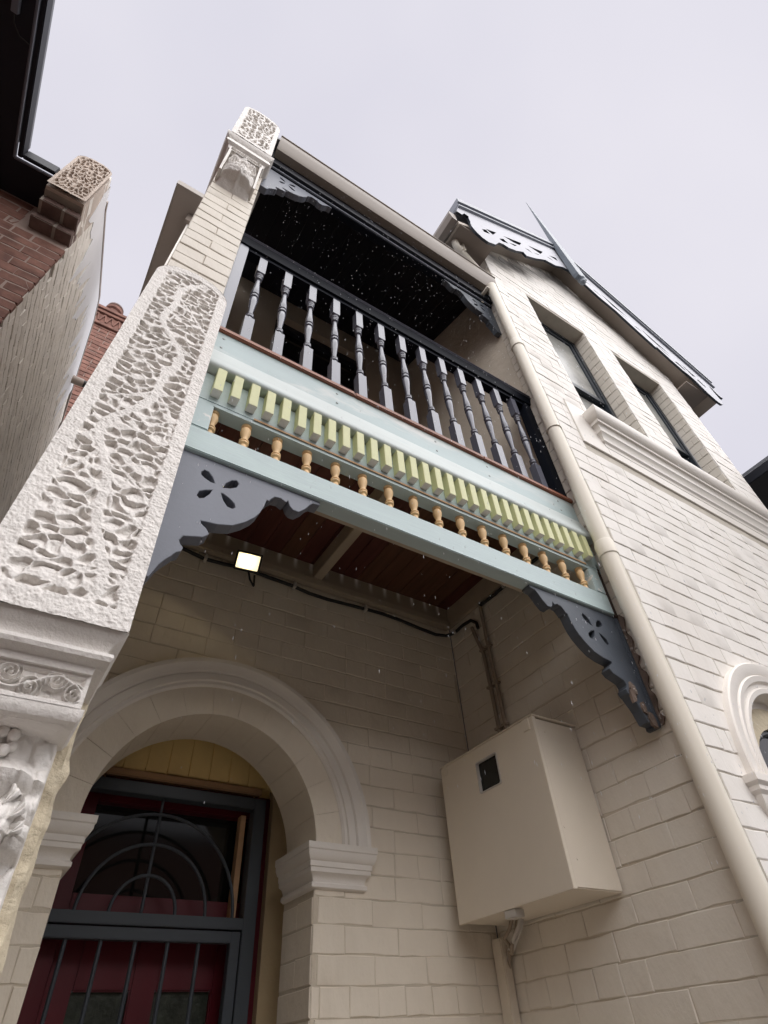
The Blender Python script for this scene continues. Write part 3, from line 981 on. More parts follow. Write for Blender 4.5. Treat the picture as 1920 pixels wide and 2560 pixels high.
obj('packer', MB().box(0.962, 0.985, YS + 0.06, YS + 0.10, 0.45, 0.86), M['strip'], sd)

# ================================================================== RETURN WALL OF THE BAY (right side of the porch)
rw = empty('porch_side_wall', (2.0, 1.7, GROUND), 'cream painted brick side wall holding the meter box at right of porch', 'wall')
rcore = obj('wall_core', MB().box(2.004, 2.10, 1.05, YB - 0.001, GROUND, 5.15), M['porch_joint'], rw)
lay_bricks(rcore, F_LEFT(2.004), -(YB - 0.005), -1.052, -0.9, 2.028, M['cream'], lambda u, v, *r: True, proud=0.0036, bed=0.0045, perp=0.0016, jit=0.0018, v_start=-0.03, limit=260)
lay_bricks(rcore, F_LEFT(2.004), -1.17, -1.052, 2.03, 5.1, M['cream'], lambda u, v, *r: True, bond='one', proud=0.0036, bed=0.0045, perp=0.0016, jit=0.0018, v_start=-0.03, limit=38, stuff_name='corner_brickwork')
obj('plaster_face', MB().box(1.9998, 2.0035, 1.172, YB - 0.001, 2.03, 5.1), M['plaster'], rw)

# ================================================================== BAY
YW = 1.042
by = empty('house_bay', (3.3, YW, GROUND), 'two storey cream brick bay with paired sash windows under a fretted gable', 'house front')
WIN = [(2.409, 3.13, 2.90, 4.752), (3.515, 4.213, 2.90, 4.752)]
GX, GZ, GS = 3.30, 6.35, 0.825      # gable apex of the wall and its pitch
RXE = 4.645
out_ = [(2.003, GROUND), (RXE, GROUND), (RXE, GZ - GS * (RXE - GX)), (GX, GZ), (2.003, GZ - GS * (GX - 2.003))]
NCX, NCZ = 2.745, 0.66
holes = [[(a, c), (b, c), (b, d), (a, d)] for a, b, c, d in WIN]
holes.append([(NCX - 0.42, -0.6)] + [(NCX + 0.42, -0.6)] + arc(NCX, NCZ, 0.42, 0, 180, 24))
bcore = obj('wall_core', MB().prism(out_, front(0), YW, YW + 0.118, holes), M['joint'], by)
bb_ = MB().box(2.11, RXE - 0.02, YW + 0.35, 2.4, GROUND, 5.1)
obj('room_core', bb_, M['black'], by)
SILL = (2.335, 2.575, 2.905)


def keep_bay(u, v, p, q, s, t):
    for a, b in ((p, s), (q, s), (q, t), (p, t)):
        if b > GZ - GS * abs(a - GX) - 0.01:
            return False
        if b >= NCZ - 0.14 and math.hypot(a - NCX, max(0, b - NCZ)) < 0.445:
            return False
    if u > 2.36 and 2.58 < v < 2.87:
        return False
    return True


lay_bricks(bcore, F_FRONT(YW), 2.004, RXE, -0.6, 6.3, M['cream_bay_lit'], keep_bay, cut=[(a, b, 2.6, d) for a, b, c, d in WIN] + [(2.174, 4.63, 2.537, 2.953)] + [(NCX - 0.42, NCX + 0.42, -0.6, NCZ)],
           proud=0.0043, bed=0.0047, perp=0.0014, jit=0.0019, v_start=-0.03, limit=300)
# right-hand reveals of the two windows show their brick courses
for a, b, c, d in WIN:
    lay_bricks(bcore, F_LEFT(b + 0.0015), -(YW + 0.117), -(YW + 0.003), c, d, M['cream'], lambda u, v, *r: True, bond='one', perp=0.003, bed=0.007, proud=0.004, v_start=-0.03, limit=30, stuff_name='reveal_brickwork')


def window(x0, x1, z0, z1):
    fr_ = MB().box(x0, x0 + 0.045, YW + 0.119, YW + 0.19, z0, z1).box(x1 - 0.045, x1, YW + 0.119, YW + 0.19, z0, z1)
    fr_.box(x0 + 0.045, x1 - 0.045, YW + 0.119, YW + 0.19, z1 - 0.045, z1).box(x0 + 0.045, x1 - 0.045, YW + 0.119, YW + 0.19, z0, z0 + 0.05)
    w = obj('window', fr_, M['winframe'], by, bevel=0.003)
    zm = 3.755
    for q0, q1, yo, nm in ((zm - 0.02, z1 - 0.046, 0.128, 'upper_sash'), (z0 + 0.051, zm + 0.02, 0.158, 'lower_sash')):
        s2 = MB().box(x0 + 0.046, x0 + 0.085, YW + yo, YW + yo + 0.028, q0, q1).box(x1 - 0.085, x1 - 0.046, YW + yo, YW + yo + 0.028, q0, q1)
        s2.box(x0 + 0.085, x1 - 0.085, YW + yo, YW + yo + 0.028, q1 - 0.05, q1).box(x0 + 0.085, x1 - 0.085, YW + yo, YW + yo + 0.028, q0, q0 + 0.055)
        obj(nm, s2, M['winframe'], w, bevel=0.002)
        obj('pane', MB().box(x0 + 0.084, x1 - 0.084, YW + yo + 0.012, YW + yo + 0.016, q0 + 0.05, q1 - 0.045), M['glass_bay'], w)
    return w


for w in WIN:
    window(*w)
ap = MB().box(2.172, 4.63, YW - 0.012, YW + 0.02, 2.535, 2.955)
for a, b, c, d in WIN:
    pass
obj('apron_panel', MB().box(2.172, 2.408, YW - 0.012, YW + 0.02, 2.535, 2.955).box(2.4082, 4.63, YW - 0.012, YW + 0.02, 2.535, 2.88), M['cream_smooth'], by, bevel=0.002)
sp = [(0.080, 2.900), (0.092, 2.885), (0.094, 2.850), (0.088, 2.825), (0.074, 2.805), (0.060, 2.795), (0.060, 2.772), (0.048, 2.768), (0.040, 2.752), (0.040, 2.712), (0.036, 2.708), (0.028, 2.690), (0.020, 2.672), (0.020, 2.650), (0.008, 2.636), (0.004, 2.612)]
obj('sill_moulding', MB().run([(2.395, YW + 0.02), (2.395, YW - 0.01), (4.62, YW - 0.01), (4.62, YW + 0.02)], sp, back=0.0), M['cream_smooth'], by, smooth=30)
# arched ground floor window
prof = [(0.36, -0.06), (0.415, -0.05), (0.418, 0.004), (0.425, 0.018), (0.445, 0.022), (0.452, 0.012), (0.47, 0.012), (0.476, 0.026), (0.498, 0.032), (0.505, 0.024), (0.515, 0.030), (0.555, 0.034), (0.561, 0.028), (0.561, 0.0)]
vs, fs = [], []
k = len(prof)
for i in range(49):
    a = PI * i / 48
    for r_, p_ in prof:
        vs.append((NCX + r_ * math.cos(a), YW - p_, NCZ + r_ * math.sin(a)))
for i in range(48):
    for j in range(k - 1):
        a = i * k + j
        fs.append((a, a + 1, a + 1 + k, a + k))
fs += [tuple(range(k)), tuple(48 * k + j for j in range(k))]
obj('window_archivolt', MB().add(vs, fs), M['trim'], by, smooth=28)
ring = arc(NCX, NCZ, 0.43, 0, 180, 24) + arc(NCX, NCZ, 0.30, 180, 0, 24)
nr = MB().prism(ring, front(0), YW + 0.055, YW + 0.115)
nr.box(NCX - 0.42, NCX - 0.30, YW + 0.055, YW + 0.115, -0.6, NCZ).box(NCX + 0.30, NCX + 0.42, YW + 0.055, YW + 0.115, -0.6, NCZ)
obj('inner_surround', nr, M['rough'], by)
aw = obj('arched_window', MB().prism(arc(NCX, NCZ, 0.30, 0, 180, 24) + [(NCX - 0.30, -0.6), (NCX + 0.30, -0.6)], front(0), YW + 0.09, YW + 0.10), M['glass_dark'], by)
obj('window_frame', MB().tube([(a, YW + 0.085, b) for a, b in [(NCX + 0.29, -0.6)] + arc(NCX, NCZ, 0.29, 0, 180, 24) + [(NCX - 0.29, -0.6)]], 0.014, 8), M['winframe'], aw, smooth=40)
ip = [(0.045, NCZ + 0.002), (0.045, NCZ - 0.022), (0.034, NCZ - 0.034), (0.034, NCZ - 0.048), (0.024, NCZ - 0.06), (0.022, NCZ - 0.085), (0.010, NCZ - 0.11), (0.0, NCZ - 0.135)]
obj('impost_moulding', MB().run([(2.19, YW + 0.03), (2.19, YW - 0.005), (NCX - 0.42, YW - 0.005), (NCX - 0.42, YW + 0.05)], ip, back=0.02), M['trim'], by, smooth=30)
obj('impost_moulding', MB().run([(NCX + 0.42, YW + 0.05), (NCX + 0.42, YW - 0.005), (NCX + 0.56, YW - 0.005), (NCX + 0.56, YW + 0.03)], ip, back=0.02), M['trim'], by, smooth=30)

# gable: soffit, verge capping, fretted bargeboards, finial, eave gutters, roof
gr = empty('gable_roof', (3.3, 1.0, 5.2), 'steep gable roof of the bay with white fretted bargeboards', 'roof')
YV = 0.88
SC = {-1: 1.0, 1: 1.2}


def gx(x, s):
    return x if s < 0 else GX + (GX - x) * 1.2


board = [(1.647, 5.33), (3.286, 6.62), (3.30, 6.06), (3.194, 6.015), (3.005, 5.816), (2.827, 5.726), (2.634, 5.501), (2.454, 5.322), (2.429, 5.382), (2.3, 5.234), (2.179, 5.138), (2.117, 5.13), (2.054, 5.081), (1.973, 4.914), (1.878, 4.837), (1.814, 4.84), (1.76, 4.888), (1.73, 4.963), (1.728, 5.043), (1.737, 5.09), (1.739, 5.19), (1.75, 5.25), (1.702, 5.25), (1.66, 5.148), (1.60, 5.137)]
bh0 = [[(1.88, 5.133), (1.933, 5.193), (1.963, 5.154), (1.892, 5.098)], [(1.956, 5.25), (2.083, 5.356), (2.014, 5.219)], [(2.104, 5.237), (2.166, 5.317), (2.209, 5.284), (2.131, 5.224)],
      [(2.23, 5.476), (2.476, 5.668), (2.42, 5.554), (2.344, 5.5)], [(2.249, 5.351), (2.362, 5.449), (2.32, 5.379)], [(2.524, 5.601), (2.576, 5.64), (2.614, 5.615)],
      [(2.648, 5.833), (2.88, 6.005), (2.801, 5.86)], [(2.655, 5.672), (2.757, 5.767), (2.733, 5.729)], [(2.925, 5.937), (2.989, 5.977), (3.021, 5.962)], [(3.025, 6.097), (3.147, 6.201), (3.146, 6.128)]]
bh = []
for h in bh0:
    ca, cb2 = sum(p[0] for p in h) / len(h), sum(p[1] for p in h) / len(h)
    bh.append([(ca + (a - ca) * 1.22, cb2 + (b - cb2) * 1.3) for a, b in h])
for s in (-1, 1):
    bm_ = MB().prism([(gx(a, s), b) for a, b in board], front(0), YV, YV + 0.022, [[(gx(a, s), b) for a, b in h] for h in bh])
    for i_, f_ in enumerate(bm_.f):
        if len(f_) == 4:
            bm_.mi[i_] = 1
    obj('bargeboard', bm_, [M['fret'], M['winframe']], gr)
    # verge: stepped capping above the board
    for (d0, d1, y0, y1, mm) in ((0.0, 0.085, YV - 0.03, YV + 0.2, 'verge'), (-0.05, 0.0, YV - 0.012, YV + 0.2, 'verge'), (-0.085, -0.06, YV - 0.022, YV + 0.2, 'verge')):
        xe, ze = 1.640, 5.385
        sl = (6.72 - ze) / (GX - xe)
        xo = xe - 0.0
        poly = [(gx(xo, s), ze + d0), (gx(GX, s), 6.72 + d0), (gx(GX, s), 6.72 + d1), (gx(xo, s), ze + d1)]
        obj('verge_capping', MB().prism(poly, front(0), y0, y1), M[mm], gr)
    # sloping soffit between wall and board
    x_o = 1.62 if s < 0 else 5.1
    zz = lambda x: GZ - (GS if s < 0 else GS * 0.97) * abs(x - GX)
    poly = [(gx(GX, s), GZ + 0.003), (x_o, zz(x_o) + 0.003), (x_o, zz(x_o) + 0.06), (gx(GX, s), GZ + 0.06)]
    obj('verge_soffit', MB().prism(poly, front(0), YV + 0.036, YW + 0.125), M['soffit'], gr)
    # roof plane running back
    poly = [(GX, 6.66), (x_o, zz(x_o) + 0.33), (x_o, zz(x_o) + 0.30), (GX, 6.63)]
    obj('roof_sheet', MB().prism(poly, front(0), YV + 0.21, 5.5), M['roof'], gr)
# boxed eave and gutter down the left side of the bay
obj('eave_lining', MB().box(1.62, 2.003, YV + 0.04, 4.0, 4.985, 5.0), M['eave'], gr)
obj('eave_lining', MB().box(RXE, 5.08, YV + 0.04, 4.0, 4.985, 5.0), M['eave'], gr)
gt = MB().prism([(1.60, 5.12), (1.535, 5.12), (1.53, 5.06), (1.55, 4.99), (1.60, 4.975)], lambda a, b, d: (a, d, b), YV + 0.03, 4.0)
obj('eave_gutter', gt, M['gutter'], gr)
obj('kneeler', MB().run([(RXE, YW + 0.004), (RXE, YW + 0.3)], [(0.06, 5.20), (0.06, 5.16), (0.03, 5.12), (0.0, 5.08)], back=0.02), M['cream_smooth'], gr)
fin = MB()
fx, fy = 3.325, 0.842
for (h0, h1, z0, z1) in ((0.062, 0.070, 5.78, 5.83), (0.070, 0.066, 5.83, 6.1), (0.066, 0.056, 6.1, 6.7), (0.056, 0.004, 6.7, 8.28)):
    fin.add([(fx + a * h, fy + b * h * 0.45, z) for z, h in ((z0, h0), (z1, h1)) for a, b in ((-1, -1), (1, -1), (1, 1), (-1, 1))],
            [(0, 3, 2, 1), (4, 5, 6, 7), (0, 1, 5, 4), (1, 2, 6, 5), (2, 3, 7, 6), (3, 0, 4, 7)])
fin.lathe(fx, fy, [(0.012, 5.68), (0.03, 5.70), (0.034, 5.73), (0.02, 5.755), (0.04, 5.779)], 12)
obj('finial', fin, M['steelblue'], gr, bevel=0.003)

# short rain pipe from the bay's eave gutter, through an elbow, down the return wall
bp = empty('eave_rainpipe', (1.95, 1.3, 4.6), 'short cream elbow rainpipe under the bay eave above the balcony gutter', 'pipe')
pth = [(1.69, 1.06, 4.99), (1.69, 1.06, 4.93), (1.705, 1.065, 4.90), (1.80, 1.075, 4.82), (1.90, 1.085, 4.73), (1.945, 1.09, 4.68), (1.955, 1.09, 4.63), (1.955, 1.09, 4.57)]
obj('pipe_run', MB().tube(pth, 0.030, 14), M['pipe'], bp, smooth=40)
obj('pipe_socket', MB().tube([(1.715, 1.066, 4.892), (1.745, 1.069, 4.866)], 0.034, 14), M['pipe'], bp, smooth=40)
obj('pipe_socket', MB().tube([(1.915, 1.087, 4.715), (1.943, 1.09, 4.684)], 0.034, 14), M['pipe'], bp, smooth=40)
obj('strap', MB().box(1.75, 1.765, 1.03, 1.10, 4.84, 4.985), M['pipe'], bp)

# ================================================================== VERANDAH ROOF OVER THE BALCONY
vr = empty('verandah_roof', (1.0, 1.3, 4.3), 'beige gutter and black ceiling of the roof over the balcony', 'roof')
gp = [(1.030, 4.575), (1.030, 4.535), (1.036, 4.500), (1.052, 4.450), (1.062, 4.420), (1.070, 4.405), (1.125, 4.405), (1.125, 4.575)]
obj('gutter', MB().prism(gp, lambda a, b, d: (d, a, b), 0.105, 1.9995), M['gutter'], vr, smooth=30)
obj('gutter_lip', MB().tube([(0.105, 1.030, 4.578), (2.005, 1.030, 4.578)], 0.008, 8), M['gutter'], vr, smooth=40)
obj('fascia', MB().box(0.0815, 1.998, 1.127, 1.150, 4.30, 4.56), M['black'], vr)
obj('beam', MB().box(0.0815, 1.998, 1.152, 1.205, 4.245, 4.43), M['navy'], vr, bevel=0.004)
obj('beam_bead', MB().tube([(0.083, 1.150, 4.268), (1.996, 1.150, 4.268)], 0.008, 8), M['slate'], vr, smooth=40)
# raked ceiling of narrow boards
for i in range(18):
    x0 = 0.0815 + i * (1.917 / 18)
    x1 = x0 + 1.917 / 18 - 0.0015
    pr = [(1.207, 4.60), (YB - 0.002, 4.98), (YB - 0.002, 5.0), (1.207, 4.62)]
    obj('ceiling_board', MB().prism(pr, lambda a, b, d: (d, a, b), x0, x1), M['black'], vr)
obj('roof_sheet', MB().prism([(1.06, 4.60), (2.6, 5.15), (2.6, 5.18), (1.06, 4.63)], lambda a, b, d: (d, a, b), 0.083, 1.998), M['roof'], vr)

# ================================================================== BALCONY FLOOR AND FASCIA
bl = empty('balcony', (1.0, 1.2, 2.03), 'timber balcony floor with teal fascia, lime dentils and turned pine spindles', 'balcony')
# floorboards run front to back
nb = 20
for i in range(nb):
    x0 = 0.083 + i * 0.0958
    if x0 > 1.98:
        break
    x1 = min(x0 + 0.0935, 1.995)
    obj('floorboard', MB().box(x0, x1, 1.158, YB - 0.003, 2.030 + random.uniform(0, 0.0015), 2.052), M[random.choice(('redboard', 'redboard', 'redboard2', 'redboard3'))], bl, bevel=0.0015)
for (a, b_) in ((0.083, 0.70), (0.702, 1.40), (1.402, 1.995)):
    obj('nosing', MB().box(a, b_, 1.142, 1.1575, 2.030, 2.056), M['merbau'], bl, bevel=0.004)
obj('fascia_board', MB().box(0.083, 1.995, 1.155, 1.185, 1.86, 2.0295), M['teal_worn'], bl)
mp_ = [(1.1545, 1.90), (1.151, 1.888), (1.142, 1.855), (1.131, 1.815), (1.121, 1.788), (1.1155, 1.774), (1.1135, 1.762), (1.1155, 1.750), (1.123, 1.743), (1.150, 1.740), (1.1545, 1.740)]
obj('fascia_moulding', MB().prism(mp_, lambda a, b, d: (d, a, b), 0.083, 1.995), M['mould'], bl, smooth=40)
obj('dentil_board', MB().box(0.083, 1.995, 1.150, 1.172, 1.588, 1.7325), M['teal'], bl)
obj('edge_strip', MB().box(0.30, 1.90, 1.1470, 1.1498, 1.586, 1.594), M['strip'], bl)
obj('frieze_rail', MB().box(0.083, 1.995, 1.152, 1.205, 1.572, 1.5875), M['teal'], bl)
dm = MB().box(-0.0155, 0.0155, 1.114, 1.1495, 1.614, 1.7385)
dme = mesh_of('dentil', dm, [M['lime'], M['primer']], ORG[bl], bevel=0.0012)
for p in dme.polygons:
    if p.normal.z < -0.8:
        p.material_index = 1
for i in range(30):
    o = bpy.data.objects.new('dentil', dme)
    COL.objects.link(o)
    o.parent = bl
    o.location = (0.158 + i * 0.06035 + random.uniform(-0.001, 0.001) , 0, random.uniform(-0.0015, 0.0005))
    o.rotation_euler = (0, 0, 0)
# turned pine spindles
sprof = [(0.008, 1.425), (0.010, 1.432), (0.0125, 1.445), (0.0135, 1.455), (0.0115, 1.468), (0.0095, 1.476), (0.0165, 1.480), (0.0165, 1.485), (0.0125, 1.488), (0.0165, 1.491), (0.0165, 1.495), (0.011, 1.499), (0.0095, 1.505), (0.012, 1.517), (0.0165, 1.532), (0.0180, 1.543), (0.0165, 1.553), (0.0125, 1.560), (0.0175, 1.563), (0.0175, 1.5735)]
sm = MB().lathe(0, 1.180, sprof, 18)
sme = mesh_of('spindle', sm, M['pine'], ORG[bl], smooth=40)
for i in range(16):
    o = bpy.data.objects.new('spindle', sme)
    COL.objects.link(o)
    o.parent = bl
    o.location = (0.176 + i * 0.1133, 0, 0)
    # its own turn of the grain: rotate about its own axis
    a = random.uniform(0, 6.28)
    dy = 1.180 - ORG[bl][1]
    dx = -ORG[bl][0]
    o.rotation_euler = (0, 0, a)
    c = math.cos(a) * dx - math.sin(a) * dy, math.sin(a) * dx + math.cos(a) * dy
    o.location = (0.176 + i * 0.1133 + dx - c[0], dy - c[1], 0)
obj('beam', MB().box(0.083, 1.968, 1.150, 1.208, 1.335, 1.440), M['teal'], bl, bevel=0.003)
obj('beam_backing', MB().box(0.083, 1.968, 1.209, 1.232, 1.348, 1.430), M['joist'], bl)
obj('end_block', MB().box(0.083, 0.166, 1.149, 1.162, 1.441, 1.5715), M['teal_patch'], bl, bevel=0.003)
obj('end_block', MB().box(1.905, 1.966, 1.149, 1.20, 1.441, 1.5715), M['teal_patch'], bl, bevel=0.003)
obj('joist', MB().box(1.050, 1.100, 1.235, YB - 0.034, 1.93, 2.0295), M['joist'], bl, bevel=0.003)
lm = mat('ledger_paint', (0.37, 0.305, 0.23), 0.6, 0.08, 6)
n, l = lm.node_tree.nodes, lm.node_tree.links
gN = n.new('ShaderNodeNewGeometry')
sx = n.new('ShaderNodeSeparateXYZ')
l.new(gN.outputs['Position'], sx.inputs[0])
ma = n.new('ShaderNodeMath'); ma.operation = 'ADD'; ma.inputs[1].default_value = 0.0135 - 0.0958 * 1.0 + 0.0958
ma.inputs[1].default_value = -0.083 + 0.0014 + 0.0958 * 2 + 0.0479
l.new(sx.outputs['X'], ma.inputs[0])
mm_ = n.new('ShaderNodeMath'); mm_.operation = 'MODULO'; mm_.inputs[1].default_value = 0.0958
l.new(ma.outputs['Value'], mm_.inputs[0])
ms = n.new('ShaderNodeMath'); ms.operation = 'SUBTRACT'; ms.inputs[1].default_value = 0.0479
l.new(mm_.outputs['Value'], ms.inputs[0])
mab = n.new('ShaderNodeMath'); mab.operation = 'ABSOLUTE'
l.new(ms.outputs['Value'], mab.inputs[0])
mr = n.new('ShaderNodeMapRange'); mr.inputs['From Min'].default_value = 0.017; mr.inputs['From Max'].default_value = 0.002
l.new(mab.outputs['Value'], mr.inputs['Value'])
mz = n.new('ShaderNodeMapRange'); mz.inputs['From Min'].default_value = 1.955; mz.inputs['From Max'].default_value = 2.025
l.new(sx.outputs['Z'], mz.inputs['Value'])
mu = n.new('ShaderNodeMath'); mu.operation = 'MULTIPLY'; mu.use_clamp = True
l.new(mr.outputs['Result'], mu.inputs[0]); l.new(mz.outputs['Result'], mu.inputs[1])
mx = n.new('ShaderNodeMixRGB'); mx.inputs['Color2'].default_value = (0.88, 0.84, 0.80, 1)
src = n['Principled BSDF'].inputs['Base Color'].links[0].from_socket
l.new(mu.outputs['Value'], mx.inputs['Fac']); l.new(src, mx.inputs['Color1']); l.new(mx.outputs['Color'], n['Principled BSDF'].inputs['Base Color'])
obj('ledger', MB().box(0.083, 1.972, YB - 0.033, YB - 0.006, 1.93, 2.0295), lm, bl)
obj('ledger_trim', MB().box(0.083, 1.972, YB - 0.050, YB - 0.006, 1.885, 1.9285), M['joist'], bl, bevel=0.004)
obj('wall_plate', MB().box(1.974, 1.998, 1.235, YB - 0.006, 1.90, 2.0295), M['joist'], bl, bevel=0.003)
obj('wall_strip', MB().box(1.970, 1.9895, 1.150, 1.215, 1.33, 1.62), M['timber_dark'], bl, bevel=0.004)
obj('wall_strip', MB().box(1.970, 1.9895, 1.156, 1.215, 0.85, 1.329), M['slate_old_dim'], bl, bevel=0.004)
def disc(mb, c, r_, ax):
    f_ = (lambda a, b, d: (c[0] + a, c[1] + d, c[2] + b))
    return mb.add([f_(r_ * math.cos(PI * k / 4), r_ * math.sin(PI * k / 4), 0) for k in range(8)] + [f_(0.6 * r_ * math.cos(PI * k / 4), 0.6 * r_ * math.sin(PI * k / 4), -0.002) for k in range(8)],
                  [tuple(range(8, 16))] + [(k, (k + 1) % 8, 8 + (k + 1) % 8, 8 + k) for k in range(8)])


for x in (0.135, 0.62, 1.42, 1.88, 1.12):
    for z in (1.995, 1.93):
        obj('screw_head', disc(MB(), (x, 1.1545, z), 0.006, 1), M['screw'], bl)

# ================================================================== BALUSTRADE
bs = empty('balustrade', (1.0, 1.19, 2.056), 'dark slate balcony balustrade with thirteen turned balusters and black handrail', 'railing')
bmb = MB().box(-0.021, 0.021, 1.169, 1.211, 2.057, 2.275)
bmb.lathe(0, 1.19, [(0.0205, 2.275), (0.020, 2.285), (0.012, 2.296), (0.0185, 2.302), (0.0185, 2.309), (0.0135, 2.313), (0.0175, 2.319), (0.0175, 2.325), (0.0105, 2.332), (0.0115, 2.36), (0.0175, 2.44), (0.0195, 2.475), (0.015, 2.487), (0.0205, 2.493), (0.0205, 2.500), (0.0165, 2.505), (0.0165, 2.515), (0.0205, 2.520), (0.0205, 2.527), (0.015, 2.533), (0.0185, 2.548), (0.0165, 2.58), (0.0115, 2.65), (0.0105, 2.676), (0.0175, 2.682), (0.0175, 2.689), (0.013, 2.693), (0.0175, 2.698), (0.0175, 2.705), (0.0135, 2.709), (0.019, 2.716), (0.0195, 2.722), (0.013, 2.731), (0.020, 2.742)], 20)
bmb.box(-0.0195, 0.0195, 1.1705, 1.2095, 2.742, 2.90)
bme = mesh_of('baluster', bmb, M['baluster'], ORG[bs], smooth=35)
for i in range(13):
    o = bpy.data.objects.new('baluster', bme)
    COL.objects.link(o)
    o.parent = bs
    o.location = (0.213 + i * 0.1362, 0, 0)
hr = MB().prism([(1.150, 2.965), (1.146, 2.975), (1.146, 2.985), (1.152, 2.990), (1.146, 2.995), (1.147, 3.005), (1.158, 3.012), (1.225, 3.012), (1.234, 2.99), (1.228, 2.925), (1.158, 2.925), (1.154, 2.95)], lambda a, b, d: (d, a, b), 0.083, 1.998)
obj('handrail', hr, M['navy'], bs, smooth=30)
obj('rail_bead', MB().tube([(0.083, 1.146, 2.981), (1.998, 1.146, 2.981)], 0.0045, 6).tube([(0.083, 1.146, 3.0), (1.998, 1.146, 3.0)], 0.004, 6), M['baluster'], bs, smooth=40)
obj('under_rail', MB().box(0.13, 1.955, 1.17, 1.212, 2.898, 2.924), M['navy'], bs)
obj('newel_post', MB().box(0.083, 0.130, 1.165, 1.215, 2.057, 2.924), M['baluster'], bs, bevel=0.003)
obj('newel_post', MB().box(1.935, 1.998, 1.165, 1.215, 2.057, 2.924), M['navy'], bs, bevel=0.003)

# ================================================================== FRETWORK BRACKETS
BL_ = [(0.083, 1.334), (0.338, 1.334), (0.566, 1.334), (0.566, 1.320), (0.540, 1.316), (0.529, 1.303), (0.514, 1.278), (0.493, 1.255), (0.475, 1.255), (0.463, 1.266), (0.455, 1.287), (0.449, 1.276), (0.431, 1.285), (0.411, 1.281), (0.399, 1.265), (0.394, 1.254), (0.387, 1.255), (0.381, 1.223), (0.370, 1.19), (0.357, 1.166), (0.331, 1.135), (0.299, 1.108), (0.258, 1.093), (0.212, 1.086), (0.215, 1.077), (0.23, 1.067), (0.242, 1.05), (0.228, 1.033), (0.205, 1.025), (0.178, 1.015), (0.171, 0.999), (0.177, 0.986), (0.186, 0.978), (0.182, 0.964), (0.171, 0.956), (0.163, 0.942), (0.151, 0.925), (0.140, 0.905), (0.132, 0.880), (0.126, 0.862), (0.083, 0.862)]
PET = [[(0.181, 1.268), (0.188, 1.282), (0.202, 1.280), (0.216, 1.265), (0.226, 1.243), (0.214, 1.243), (0.195, 1.250), (0.184, 1.258)],
       [(0.251, 1.238), (0.257, 1.261), (0.272, 1.281), (0.287, 1.288), (0.295, 1.278), (0.291, 1.261), (0.274, 1.247)],
       [(0.185, 1.173), (0.189, 1.191), (0.205, 1.204), (0.224, 1.214), (0.219, 1.195), (0.207, 1.173), (0.194, 1.165)],
       [(0.249, 1.214), (0.256, 1.215), (0.275, 1.206), (0.293, 1.192), (0.297, 1.178), (0.291, 1.170), (0.275, 1.171), (0.260, 1.188)]]


def bracket(name, fx_, fz_, y0, y1, m_, label, loc, sx=1.0):
    t = lambda pts: [(fx_(a), fz_(b)) for a, b in pts]
    o = obj(name, MB().prism(t(BL_), front(0), y0, y1, [t(h) for h in PET]), m_, org=loc, bevel=0.0012)
    return tag(o, label, 'bracket', 'fretwork brackets of the balcony')


bracket('fretwork_bracket', lambda a: a, lambda b: b, 1.164, 1.206, M['slate'], 'slate blue fretwork bracket with four petal cutout beside the vermiculated panel under the teal beam', (0.083, 1.185, 0.86))
rb = bracket('fretwork_bracket', lambda a: 1.968 - (a - 0.083) * 1.0, lambda b: b, 1.164, 1.206, M['slate_old_dim'], 'chipped slate bracket under the teal beam beside the downpipe, splintered at its foot', (1.968, 1.185, 0.86))
ch_ = MB()
for (x, z, r_) in ((1.905, 0.985, 0.02), (1.890, 0.955, 0.022), (1.925, 0.915, 0.018), (1.95, 0.875, 0.022)):
    c = [(x + r_ * random.uniform(0.6, 1.2) * math.cos(t), 1.159 - random.uniform(0, 0.004), z + r_ * 1.5 * random.uniform(0.6, 1.2) * math.sin(t)) for t in (0, 1.0, 2.1, 3.1, 4.2, 5.3)]
    d_ = [(p[0], 1.168, p[2]) for p in c]
    ch_.add(c + d_, [(0, 1, 2, 3, 4, 5)] + [(i, (i + 1) % 6, 6 + (i + 1) % 6, 6 + i) for i in range(6)])
obj('splintered_edge', ch_, M['chip'], rb)
ub_z = lambda b: 4.245 - (1.334 - b) * 0.86
bracket('fretwork_bracket', lambda a: a, ub_z, 1.158, 1.198, M['slate'], 'pale slate fretwork bracket under the roof gutter beside the wing wall', (0.083, 1.178, 3.84))
bracket('fretwork_bracket', lambda a: 1.998 - (a - 0.083) * 0.97, ub_z, 1.158, 1.198, M['slate_old_dim'], 'dark fretwork bracket under the roof gutter beside the top of the downpipe', (1.998, 1.178, 3.84))

# ragged patch where paint and plaster are missing behind the right bracket
rg = MB()
pts = []
for i in range(22):
    z = 0.86 + i * 0.023
    pts.append((z, 1.150 - 0.006 * random.random() - 0.014 * (math.sin(i * 1.7) > 0.3)))
for i in range(21):
    z0, y0 = pts[i]
    z1, y1 = pts[i + 1]
    rg.add([(1.9965, 1.17, z0), (1.9965, y0, z0), (1.9965, y1, z1), (1.9965, 1.17, z1), (1.9905, 1.17, z0), (1.9905, y0, z0), (1.9905, y1, z1), (1.9905, 1.17, z1)],
           [(4, 7, 6, 5), (0, 1, 5, 4), (1, 2, 6, 5), (2, 3, 7, 6)])
obj('plaster_scar', rg, M['chip'], rw)

